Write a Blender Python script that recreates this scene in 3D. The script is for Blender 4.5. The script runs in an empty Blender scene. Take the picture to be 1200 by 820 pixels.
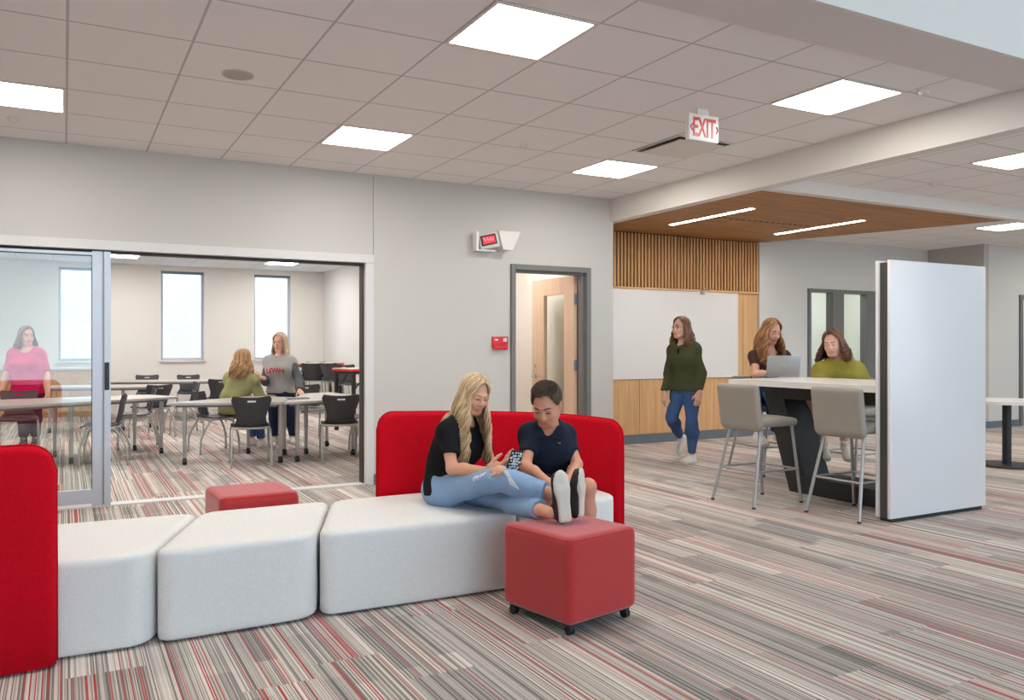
import bpy, bmesh, math, random
import numpy as np
from mathutils import Vector, Matrix

random.seed(7)
rng = np.random.default_rng(7)
SC = bpy.context.scene
COL = SC.collection

# ------------------------------------------------------------------ camera, world, exposure
YAW = 0.4748
CAM_H = 1.33
FPX, CXP, HYP = 944.4, 560.7, 406.1
cd = bpy.data.cameras.new('camera')
cam = bpy.data.objects.new('camera', cd)
COL.objects.link(cam)
cam.location = (0, 0, CAM_H)
cam.rotation_euler = (math.pi / 2, 0, -YAW)
cd.sensor_width = 36.0
cd.lens = FPX / 1200 * 36
cd.shift_x = (600 - CXP) / 1200
cd.shift_y = -(410 - HYP) / 1200
cd.clip_start = 0.05
SC.camera = cam
SC.view_settings.view_transform = 'Standard'
SC.view_settings.look = 'None'
SC.view_settings.gamma = 1
SC.view_settings.use_curve_mapping = False
SC.view_settings.exposure = 0.55
SC.cycles.use_denoising = True
SC.cycles.max_bounces = 8
SC.cycles.diffuse_bounces = 5
SC.cycles.glossy_bounces = 3
SC.cycles.transparent_max_bounces = 12
SC.cycles.sample_clamp_indirect = 6
SC.cycles.caustics_reflective = False
SC.cycles.caustics_refractive = False

WORLD_STRENGTH = 2.1
PANEL = 16.0
CLASS_PANEL = 24.0
LINEAR = 54.0
w = bpy.data.worlds.new('daylight')
SC.world = w
w.use_nodes = True
bgn = w.node_tree.nodes['Background']
bgn.inputs[0].default_value = (0.66, 0.84, 1.0, 1)
bgn.inputs[1].default_value = WORLD_STRENGTH
sd = bpy.data.lights.new('sun', 'SUN')
sd.energy = 0.75
sd.angle = 0.05
sun = bpy.data.objects.new('sun', sd)
sun.rotation_euler = (math.radians(38), 0, 0)      # from behind the camera, high: lights the brick wall outside the classroom
COL.objects.link(sun)

SY, KY = math.sin(YAW), math.cos(YAW)
CR = np.array([KY, -SY, 0.0])       # camera right
CF = np.array([SY, KY, 0.0])        # camera forward
UP = np.array([0, 0, 1.0])


def at(px, py, f):
    """measured photo point at forward distance f -> world point"""
    p = CR * ((px - CXP) / FPX * f) + CF * f
    return np.array([p[0], p[1], CAM_H + (HYP - py) / FPX * f])


# ------------------------------------------------------------------ materials
def lin(r, g, b):
    def f(c):
        c /= 255.0
        return c / 12.92 if c <= 0.04045 else ((c + 0.055) / 1.055) ** 2.4
    return (f(r), f(g), f(b), 1)


class NT:
    def __init__(self, name):
        self.m = bpy.data.materials.new(name)
        self.m.use_nodes = True
        self.t = self.m.node_tree
        self.b = self.t.nodes['Principled BSDF']
        self.out = self.t.nodes['Material Output']

    def n(self, typ, **kw):
        x = self.t.nodes.new(typ)
        for k, v in kw.items():
            setattr(x, k, v)
        return x

    def l(self, a, b):
        self.t.links.new(a, b)

    def math(self, op, a, b=None, c=None):
        x = self.n('ShaderNodeMath', operation=op)
        for i, v in enumerate((a, b, c)):
            if v is None:
                continue
            if isinstance(v, (int, float)):
                x.inputs[i].default_value = v
            else:
                self.l(v, x.inputs[i])
        return x.outputs[0]

    def mixc(self, fac, a, b, mode='MIX'):
        x = self.n('ShaderNodeMix', data_type='RGBA', blend_type=mode)
        for s, v in ((x.inputs[0], fac), (x.inputs[6], a), (x.inputs[7], b)):
            if isinstance(v, (int, float, tuple)):
                s.default_value = v
            else:
                self.l(v, s)
        return x.outputs[2]

    def ramp(self, fac, stops, interp='LINEAR'):
        x = self.n('ShaderNodeValToRGB')
        r = x.color_ramp
        r.interpolation = interp
        while len(r.elements) < len(stops):
            r.elements.new(0.5)
        for e, (p, c) in zip(r.elements, stops):
            e.position = p
            e.color = c
        self.l(fac, x.inputs[0])
        return x.outputs[0]

    def bump(self, h, strength=0.3, dist=0.01):
        x = self.n('ShaderNodeBump')
        x.inputs['Strength'].default_value = strength
        x.inputs['Distance'].default_value = dist
        self.l(h, x.inputs['Height'])
        self.l(x.outputs[0], self.b.inputs['Normal'])


def plain(name, c, rough=0.5, metal=0.0, var=0.06, scale=6.0, bump=0.0, bscale=200.0, spec=0.5, sheen=0.0):
    t = NT(name)
    tc = t.n('ShaderNodeTexCoord')
    no = t.n('ShaderNodeTexNoise')
    no.inputs['Scale'].default_value = scale
    no.inputs['Detail'].default_value = 3
    t.l(tc.outputs['Object'], no.inputs['Vector'])
    a = tuple(min(1, v * (1 - var)) for v in c[:3]) + (1,)
    b = tuple(min(1, v * (1 + var)) for v in c[:3]) + (1,)
    t.l(t.mixc(no.outputs[0], a, b), t.b.inputs['Base Color'])
    t.b.inputs['Roughness'].default_value = rough
    t.b.inputs['Metallic'].default_value = metal
    t.b.inputs['Specular IOR Level'].default_value = spec
    if sheen:
        t.b.inputs['Sheen Weight'].default_value = sheen
    if bump:
        n2 = t.n('ShaderNodeTexNoise')
        n2.inputs['Scale'].default_value = bscale
        n2.inputs['Detail'].default_value = 2
        t.l(tc.outputs['Object'], n2.inputs['Vector'])
        t.bump(n2.outputs[0], bump, 0.002)
    return t.m


def fabric(name, c, var=0.10, fine=260.0, bump=0.25):
    """woven upholstery: fine crossed threads plus soft mottling"""
    t = NT(name)
    tc = t.n('ShaderNodeTexCoord')
    mp = t.n('ShaderNodeMapping')
    mp.inputs['Scale'].default_value = (fine, fine, fine * 0.25)
    t.l(tc.outputs['Object'], mp.inputs['Vector'])
    n1 = t.n('ShaderNodeTexNoise')
    n1.inputs['Scale'].default_value = 1.0
    t.l(mp.outputs[0], n1.inputs['Vector'])
    mp2 = t.n('ShaderNodeMapping')
    mp2.inputs['Scale'].default_value = (fine * 0.2, fine * 0.2, fine)
    t.l(tc.outputs['Object'], mp2.inputs['Vector'])
    n2 = t.n('ShaderNodeTexNoise')
    n2.inputs['Scale'].default_value = 1.0
    t.l(mp2.outputs[0], n2.inputs['Vector'])
    s = t.math('MULTIPLY', t.math('ADD', n1.outputs[0], n2.outputs[0]), 0.5)
    a = tuple(v * (1 - 2.2 * var) for v in c[:3]) + (1,)
    b = tuple(min(1, v * (1 + 2.2 * var)) for v in c[:3]) + (1,)
    t.l(t.ramp(s, [(0.25, a), (0.75, b)]), t.b.inputs['Base Color'])
    t.b.inputs['Roughness'].default_value = 0.92
    t.b.inputs['Specular IOR Level'].default_value = 0.15
    t.bump(s, bump, 0.002)
    return t.m


def emit(name, c, s):
    t = NT(name)
    e = t.n('ShaderNodeEmission')
    e.inputs[0].default_value = c
    e.inputs[1].default_value = s
    t.l(e.outputs[0], t.out.inputs[0])
    return t.m


def glass(name, tint=(0.95, 0.98, 0.97, 1), gloss=0.07):
    t = NT(name)
    tr = t.n('ShaderNodeBsdfTransparent')
    tr.inputs[0].default_value = tint
    gl = t.n('ShaderNodeBsdfGlossy')
    gl.inputs['Roughness'].default_value = 0.02
    mx = t.n('ShaderNodeMixShader')
    mx.inputs[0].default_value = gloss
    t.l(tr.outputs[0], mx.inputs[1])
    t.l(gl.outputs[0], mx.inputs[2])
    t.l(mx.outputs[0], t.out.inputs[0])
    return t.m


def wood(name, c1, c2, axis='Z', scale=1.0, rough=0.5, board=0.0):
    t = NT(name)
    tc = t.n('ShaderNodeTexCoord')
    mp = t.n('ShaderNodeMapping')
    sc = {'X': (0.6, 14, 14), 'Y': (14, 0.6, 14), 'Z': (14, 14, 0.6)}[axis]
    mp.inputs['Scale'].default_value = tuple(v * scale for v in sc)
    t.l(tc.outputs['Object'], mp.inputs['Vector'])
    no = t.n('ShaderNodeTexNoise')
    no.inputs['Scale'].default_value = 2.0
    no.inputs['Detail'].default_value = 6
    no.inputs['Distortion'].default_value = 0.6
    t.l(mp.outputs[0], no.inputs['Vector'])
    t.l(t.ramp(no.outputs[0], [(0.3, c1), (0.7, c2)]), t.b.inputs['Base Color'])
    t.b.inputs['Roughness'].default_value = rough
    return t.m


def carpet_mat():
    t = NT('striped_carpet')
    tc = t.n('ShaderNodeTexCoord')
    sp = t.n('ShaderNodeSeparateXYZ')
    t.l(tc.outputs['Object'], sp.inputs[0])
    x, y = sp.outputs[0], sp.outputs[1]
    col = t.math('FLOOR', t.math('DIVIDE', x, 0.305))
    wn = t.n('ShaderNodeTexWhiteNoise', noise_dimensions='1D')
    t.l(col, wn.inputs['W'])
    row = t.math('FLOOR', t.math('ADD', t.math('DIVIDE', y, 1.5), wn.outputs[0]))
    cell = t.math('ADD', t.math('MULTIPLY', col, 17.13), t.math('MULTIPLY', row, 5.71))
    wc = t.n('ShaderNodeTexWhiteNoise', noise_dimensions='1D')
    t.l(cell, wc.inputs['W'])
    # fine stripes along Y
    st = t.math('FLOOR', t.math('MULTIPLY', x, 225.0))
    cv = t.n('ShaderNodeCombineXYZ')
    t.l(st, cv.inputs[0])
    t.l(cell, cv.inputs[1])
    w2 = t.n('ShaderNodeTexWhiteNoise', noise_dimensions='2D')
    t.l(cv.outputs[0], w2.inputs['Vector'])
    grey = t.ramp(w2.outputs[0], [(0.0, lin(92, 90, 88)), (0.3, lin(144, 139, 135)), (0.55, lin(188, 182, 176)), (1.0, lin(222, 216, 209))])
    # wider soft streaks
    mp = t.n('ShaderNodeMapping')
    mp.inputs['Scale'].default_value = (28, 1.6, 1)
    t.l(tc.outputs['Object'], mp.inputs['Vector'])
    no = t.n('ShaderNodeTexNoise')
    no.inputs['Scale'].default_value = 1.0
    no.inputs['Detail'].default_value = 4
    t.l(mp.outputs[0], no.inputs['Vector'])
    grey = t.mixc(0.16, grey, t.ramp(no.outputs[0], [(0.3, lin(130, 124, 119)), (0.7, lin(216, 209, 202))]))
    # plank tone
    tone = t.ramp(wc.outputs[0], [(0.0, (0.76, 0.755, 0.75, 1)), (0.3, (1.0, 0.99, 0.98, 1)), (1.0, (1.12, 1.10, 1.08, 1))])
    grey = t.mixc(1.0, grey, tone, 'MULTIPLY')
    # small offset blocks of tone inside each plank
    col2 = t.math('FLOOR', t.math('DIVIDE', x, 0.1017))
    wn2 = t.n('ShaderNodeTexWhiteNoise', noise_dimensions='1D')
    t.l(t.math('ADD', col2, 40.5), wn2.inputs['W'])
    row2 = t.math('FLOOR', t.math('ADD', t.math('DIVIDE', y, 0.55), t.math('MULTIPLY', wn2.outputs[0], 3.0)))
    wn3 = t.n('ShaderNodeTexWhiteNoise', noise_dimensions='1D')
    t.l(t.math('ADD', t.math('MULTIPLY', col2, 7.77), t.math('MULTIPLY', row2, 3.31)), wn3.inputs['W'])
    grey = t.mixc(1.0, grey, t.ramp(wn3.outputs[0], [(0.0, (0.74, 0.74, 0.75, 1)), (0.3, (1.0, 0.99, 0.98, 1)), (1.0, (1.14, 1.12, 1.10, 1))]), 'MULTIPLY')
    # red lines, more on some planks
    st2 = t.math('FLOOR', t.math('MULTIPLY', x, 205.0))
    cv2 = t.n('ShaderNodeCombineXYZ')
    t.l(st2, cv2.inputs[0])
    t.l(t.math('ADD', cell, 3.3), cv2.inputs[1])
    w3 = t.n('ShaderNodeTexWhiteNoise', noise_dimensions='2D')
    t.l(cv2.outputs[0], w3.inputs['Vector'])
    wr = t.n('ShaderNodeTexWhiteNoise', noise_dimensions='1D')
    t.l(t.math('ADD', cell, 91.7), wr.inputs['W'])
    thr = t.math('SUBTRACT', 0.975, t.math('MULTIPLY', wr.outputs[0], 0.085))
    isred = t.math('GREATER_THAN', w3.outputs[0], thr)
    c = t.mixc(t.math('MULTIPLY', isred, 0.88), grey, lin(188, 58, 58))
    t.l(c, t.b.inputs['Base Color'])
    t.b.inputs['Roughness'].default_value = 0.95
    t.b.inputs['Specular IOR Level'].default_value = 0.1
    n3 = t.n('ShaderNodeTexNoise')
    n3.inputs['Scale'].default_value = 300
    t.l(tc.outputs['Object'], n3.inputs['Vector'])
    t.bump(n3.outputs[0], 0.3, 0.003)
    return t.m


def tile_mat(name, c, x0, y0, sx=0.6085, sy=0.6085, line=0.007, lc=None, dark=0.62):
    t = NT(name)
    tc = t.n('ShaderNodeTexCoord')
    sp = t.n('ShaderNodeSeparateXYZ')
    t.l(tc.outputs['Object'], sp.inputs[0])

    def ln(v, o, s):
        f = t.math('FRACT', t.math('DIVIDE', t.math('SUBTRACT', v, o - 50 * s), s))
        d = t.math('MULTIPLY', t.math('MINIMUM', f, t.math('SUBTRACT', 1.0, f)), s)
        return t.math('LESS_THAN', d, line)
    g = t.math('MAXIMUM', ln(sp.outputs[0], x0, sx), ln(sp.outputs[1], y0, sy))
    no = t.n('ShaderNodeTexNoise')
    no.inputs['Scale'].default_value = 90
    no.inputs['Detail'].default_value = 4
    t.l(tc.outputs['Object'], no.inputs['Vector'])
    base = t.mixc(no.outputs[0], tuple(v * 0.95 for v in c[:3]) + (1,), tuple(min(1, v * 1.05) for v in c[:3]) + (1,))
    t.l(t.mixc(g, base, lc or tuple(v * dark for v in c[:3]) + (1,)), t.b.inputs['Base Color'])
    t.b.inputs['Roughness'].default_value = 0.9
    t.b.inputs['Specular IOR Level'].default_value = 0.1
    return t.m


def brick_mat():
    t = NT('pale_brick')
    tc = t.n('ShaderNodeTexCoord')
    mp = t.n('ShaderNodeMapping')
    mp.inputs['Rotation'].default_value = (math.pi / 2, 0, 0)
    t.l(tc.outputs['Object'], mp.inputs['Vector'])
    b = t.n('ShaderNodeTexBrick')
    b.inputs['Scale'].default_value = 3.2
    b.inputs['Color1'].default_value = lin(222, 225, 230)
    b.inputs['Color2'].default_value = lin(212, 217, 224)
    b.inputs['Mortar'].default_value = lin(230, 232, 236)
    b.inputs['Mortar Size'].default_value = 0.02
    t.l(mp.outputs[0], b.inputs['Vector'])
    t.l(b.outputs[0], t.b.inputs['Base Color'])
    t.b.inputs['Roughness'].default_value = 0.9
    return t.m


M = {}
M['carpet'] = carpet_mat()
M['wall'] = plain('grey_wall_paint', lin(198, 195, 189), 0.7, var=0.012, scale=2, bump=0.05)
M['wall_dark'] = plain('taupe_wall_paint', lin(176, 170, 162), 0.7, var=0.012, scale=2)
M['wall_class'] = plain('cream_wall_paint', lin(226, 223, 218), 0.7, var=0.01, scale=2)
M['wall_small'] = plain('warm_white_wall_paint', lin(236, 229, 219), 0.7, var=0.01, scale=2)
M['white_paint'] = plain('white_gypsum_paint', lin(222, 217, 210), 0.7, var=0.01, scale=2)
M['tile_main'] = tile_mat('ceiling_tile_main', lin(238, 235, 233), 0.015, 3.392)
M['tile_class'] = tile_mat('ceiling_tile_class', lin(228, 230, 230), 0.43, 7.6, dark=0.75)
M['soffit'] = plain('grey_soffit_paint', lin(216, 210, 209), 0.8, var=0.01)
M['base'] = plain('blue_grey_rubber_base', lin(98, 104, 112), 0.6, var=0.05)
M['alu'] = plain('white_aluminium', lin(214, 212, 208), 0.4, var=0.01)
M['alu_grey'] = plain('silver_aluminium', lin(190, 196, 204), 0.35, 0.25, var=0.02)
M['gasket'] = plain('dark_gasket', lin(48, 46, 44), 0.6)
M['glass'] = glass('clear_glass', (0.93, 0.965, 0.955, 1), 0.08)
M['glass_pane'] = glass('window_glass', (0.96, 0.98, 1, 1), 0.04)
M['frame_grey'] = plain('grey_steel_frame', lin(116, 115, 112), 0.5, var=0.02)
M['frame_dark'] = plain('dark_grey_frame', lin(104, 103, 101), 0.5, var=0.03)
M['white_fab'] = fabric('off_white_weave', lin(226, 225, 222), 0.045, 300)
M['red_fab'] = fabric('bright_red_felt', lin(200, 6, 30), 0.12, 320)
M['coral_fab'] = fabric('coral_red_weave', lin(186, 60, 60), 0.08, 320)
for k_, v_ in (('Sheen Weight', .45), ('Sheen Roughness', .45)):
    M['coral_fab'].node_tree.nodes['Principled BSDF'].inputs[k_].default_value = v_
M['piping_red'] = fabric('red_piping', lin(178, 8, 22), 0.08, 320)
M['black'] = plain('black_plastic', lin(30, 30, 32), 0.45, var=0.08)
M['black_lam'] = plain('black_laminate', lin(31, 31, 33), 0.55, var=0.08)
M['chair_black'] = plain('charcoal_plastic', lin(52, 52, 55), 0.42, var=0.06)
M['steel'] = plain('silver_painted_steel', lin(176, 174, 170), 0.38, 0.55, var=0.03)
M['stool_steel'] = plain('brushed_stool_steel', lin(168, 168, 168), 0.35, 0.6, var=0.03)
M['chrome'] = plain('chrome', lin(200, 204, 208), 0.18, 1.0, var=0.02)
M['brass_hinge'] = plain('satin_steel_hinge', lin(150, 162, 172), 0.35, 0.6, var=0.1, scale=60)
M['table_grey'] = plain('grey_table_laminate', lin(186, 180, 174), 0.28, var=0.04, scale=30)
M['edge_grey'] = plain('grey_edge_band', lin(126, 130, 136), 0.5)
M['red_edge'] = plain('red_edge_band', lin(226, 40, 36), 0.5)
M['white_lam'] = plain('white_laminate', lin(226, 222, 216), 0.3, var=0.03, scale=14)
M['panel_white'] = plain('white_marker_panel', lin(229, 227, 227), 0.25, var=0.01)
M['panel_core'] = plain('dark_panel_core', lin(70, 68, 66), 0.6)
M['stool_fab'] = plain('taupe_vinyl', lin(150, 145, 135), 0.6, var=0.05, bump=0.15, bscale=300)
M['maple'] = wood('maple_veneer', lin(196, 152, 106), lin(214, 174, 128), 'Z')
M['oak'] = wood('oak_veneer', lin(190, 142, 92), lin(212, 168, 116), 'Z')
M['door_wood'] = wood('pale_door_veneer', lin(212, 178, 150), lin(224, 192, 164), 'Z', 0.7)
M['slat'] = wood('walnut_slat', lin(168, 118, 68), lin(196, 146, 92), 'Z', 0.6)
M['slat_ceiling'] = wood('brown_slat_ceiling', lin(150, 102, 58), lin(188, 138, 86), 'X', 0.9, 0.6)
M['slat_dark'] = plain('dark_backing_felt', lin(26, 22, 20), 0.9)
M['board'] = plain('whiteboard_enamel', lin(216, 211, 206), 0.22, var=0.006)
M['light'] = emit('light_panel_diffuser', (1.0, 0.955, 0.89, 1), PANEL)
M['light_class'] = emit('classroom_light_diffuser', (1.0, 0.975, 0.94, 1), CLASS_PANEL)
M['light_lin'] = emit('linear_light_diffuser', (1.0, 0.97, 0.93, 1), LINEAR)
M['sign_white'] = plain('white_sign_plastic', lin(236, 232, 226), 0.4, var=0.01)
M['sign_red'] = plain('red_sign_ink', lin(205, 34, 40), 0.4, var=0.02)
M['alarm_red'] = plain('red_alarm_plastic', lin(206, 30, 44), 0.4, var=0.04)
M['display'] = emit('red_display', lin(235, 70, 84), 1.0)
M['grey_plastic'] = plain('grey_plastic', lin(150, 148, 146), 0.5)
M['laptop'] = plain('silver_laptop_shell', lin(168, 170, 172), 0.35, 0.4, var=0.02)
M['brick'] = brick_mat()
M['counter'] = plain('pale_blue_counter', lin(206, 212, 220), 0.35)


# ------------------------------------------------------------------ mesh building
class MB:
    def __init__(self):
        self.v = []
        self.f = []
        self.mi = []

    def add(self, vs, fs, mi=0):
        o = len(self.v)
        self.v.extend([tuple(float(c) for c in p) for p in vs])
        self.f.extend([tuple(i + o for i in f) for f in fs])
        self.mi.extend([mi] * len(fs))
        return self

    def bm(self, bm, mat=None, mi=0):
        bm.verts.index_update()
        vs = [(mat @ v.co) if mat else v.co.copy() for v in bm.verts]
        fs = [[v.index for v in f.verts] for f in bm.faces]
        self.add(vs, fs, mi)
        bm.free()
        return self

    def box(self, c, s, rot=None, bev=0.0, seg=2, mi=0):
        b = bmesh.new()
        bmesh.ops.create_cube(b, size=1)
        bmesh.ops.scale(b, vec=s, verts=b.verts)
        if bev > 0:
            bmesh.ops.bevel(b, geom=list(b.edges), offset=bev, segments=seg, affect='EDGES', profile=0.5)
        m = Matrix.Translation(Vector(c))
        if rot is not None:
            m = m @ (rot if isinstance(rot, Matrix) else Matrix.Rotation(rot, 4, 'Z'))
        return self.bm(b, m, mi)

    def bx(self, x0, x1, y0, y1, z0, z1, bev=0.0, mi=0, seg=2):
        return self.box(((x0 + x1) / 2, (y0 + y1) / 2, (z0 + z1) / 2), (abs(x1 - x0), abs(y1 - y0), abs(z1 - z0)), None, bev, seg, mi)

    def tube(self, pts, r, n=10, cap=True, mi=0, rb=None):
        P = [np.array(p, float) for p in pts]
        k = len(P)
        rs = r if isinstance(r, (list, tuple)) else [r] * k
        T = []
        for i in range(k):
            a = P[max(i - 1, 0)]
            b = P[min(i + 1, k - 1)]
            d = b - a
            T.append(d / (np.linalg.norm(d) + 1e-12))
        ref = np.array([0, 0, 1.0])
        if abs(T[0] @ ref) > 0.9:
            ref = np.array([1.0, 0, 0])
        u = np.cross(T[0], ref)
        u /= np.linalg.norm(u)
        vs, fs = [], []
        for i in range(k):
            u = u - T[i] * (u @ T[i])
            u /= np.linalg.norm(u) + 1e-12
            vv = np.cross(T[i], u)
            for j in range(n):
                an = 2 * math.pi * j / n
                q = rs[i] if rb is None else rb * rs[i]
                vs.append(P[i] + u * (rs[i] * math.cos(an)) + vv * (q * math.sin(an)))
        for i in range(k - 1):
            for j in range(n):
                fs.append((i * n + j, i * n + (j + 1) % n, (i + 1) * n + (j + 1) % n, (i + 1) * n + j))
        if cap:
            fs.append(tuple(range(n))[::-1])
            fs.append(tuple((k - 1) * n + j for j in range(n)))
        return self.add(vs, fs, mi)

    def cyl(self, a, b, r, n=16, mi=0, r2=None):
        return self.tube([a, b], [r, r if r2 is None else r2], n, True, mi)

    def prism(self, poly, z0, z1, mi=0):
        n = len(poly)
        vs = [(x, y, z0) for x, y in poly] + [(x, y, z1) for x, y in poly]
        fs = [tuple(range(n))[::-1], tuple(range(n, 2 * n))]
        fs += [(i, (i + 1) % n, n + (i + 1) % n, n + i) for i in range(n)]
        return self.add(vs, fs, mi)

    def rings(self, rings, close=True, caps=True, mi=0):
        n = len(rings[0])
        vs = [p for r in rings for p in r]
        fs = []
        for i in range(len(rings) - 1):
            for j in range(n if close else n - 1):
                fs.append((i * n + j, i * n + (j + 1) % n, (i + 1) * n + (j + 1) % n, (i + 1) * n + j))
        if caps:
            fs.append(tuple(range(n))[::-1])
            fs.append(tuple((len(rings) - 1) * n + j for j in range(n)))
        return self.add(vs, fs, mi)


def offset_of(p):
    o = Vector((0, 0, 0))
    while p is not None:
        o += p.location
        p = p.parent
    return o


def obj(name, mb, mats, parent=None, smooth=False, world=False, auto=None, loc=None):
    """link the mesh builder as ONE mesh object; world=True: the points are world points"""
    me = bpy.data.meshes.new(name)
    o = bpy.data.objects.new(name, me)
    off = offset_of(parent) if (world and parent is not None) else Vector((0, 0, 0))
    if loc is not None:
        off = Vector(loc)
        o.location = off
    vs = mb.v
    if off.length > 0:
        vs = [(x - off[0], y - off[1], z - off[2]) for x, y, z in vs]
    me.from_pydata(vs, [], mb.f)
    mats = mats if isinstance(mats, (list, tuple)) else [mats]
    for m in mats:
        me.materials.append(M[m] if isinstance(m, str) else m)
    if len(mats) > 1:
        me.polygons.foreach_set('material_index', mb.mi)
    b = bmesh.new()
    b.from_mesh(me)
    bmesh.ops.recalc_face_normals(b, faces=b.faces)
    b.to_mesh(me)
    b.free()
    if smooth or auto:
        me.polygons.foreach_set('use_smooth', [True] * len(me.polygons))
    if auto:
        me.set_sharp_from_angle(angle=math.radians(auto))
    me.update()
    COL.objects.link(o)
    if parent is not None:
        o.parent = parent
    return o


def tag(o, label, cat, group=None, kind=None):
    o['label'] = label
    o['category'] = cat
    if group:
        o['group'] = group
    if kind:
        o['kind'] = kind
    return o


def thing(name, label, cat, loc=(0, 0, 0), rotz=0.0, group=None):
    o = bpy.data.objects.new(name, None)
    o.empty_display_size = 0.1
    o.location = loc
    o.rotation_euler = (0, 0, rotz)
    COL.objects.link(o)
    return tag(o, label, cat, group)


def struct(name, mb, mats, label=None, auto=None, smooth=False, parent=None, world=False):
    o = obj(name, mb, mats, parent=parent, auto=auto, smooth=smooth, world=world)
    if parent is None:
        o['kind'] = 'structure'
        o['category'] = name.split('_')[0]
        o['label'] = label or name.replace('_', ' ')
    return o


def dup(root, loc, rotz, label, group=None):
    r = root.copy()
    COL.objects.link(r)
    r.location = loc
    r.rotation_euler = (0, 0, rotz)
    r['label'] = label
    if group:
        r['group'] = group
    for ch in list(root.children):
        c = ch.copy()
        COL.objects.link(c)
        c.parent = r
        for g in list(ch.children):
            d = g.copy()
            COL.objects.link(d)
            d.parent = c
    return r


def text_mesh(body, size, depth=0.0, bold=0.0, sx=1.0, align='CENTER'):
    """text as a mesh (verts, faces) in the local XY plane"""
    cu = bpy.data.curves.new('lettering', 'FONT')
    cu.body = body
    cu.size = size
    cu.extrude = depth
    cu.offset = bold
    cu.align_x = align
    cu.align_y = 'CENTER'
    cu.resolution_u = 3
    o = bpy.data.objects.new('lettering', cu)
    COL.objects.link(o)
    dg = bpy.context.evaluated_depsgraph_get()
    me = bpy.data.meshes.new_from_object(o.evaluated_get(dg))
    vs = [(v.co.x * sx, v.co.y, v.co.z) for v in me.vertices]
    fs = [tuple(p.vertices) for p in me.polygons]
    bpy.data.objects.remove(o)
    bpy.data.curves.remove(cu)
    bpy.data.meshes.remove(me)
    return vs, fs


def place(vs, org, ex, ey, ez):
    org, ex, ey, ez = (np.array(a, float) for a in (org, ex, ey, ez))
    return [org + ex * x + ey * y + ez * z for x, y, z in vs]


# ------------------------------------------------------------------ implicit surfaces (smooth bodies, cloth, cushions)
def nrm(v):
    v = np.array(v, float)
    return v / (np.linalg.norm(v) + 1e-12)


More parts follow.
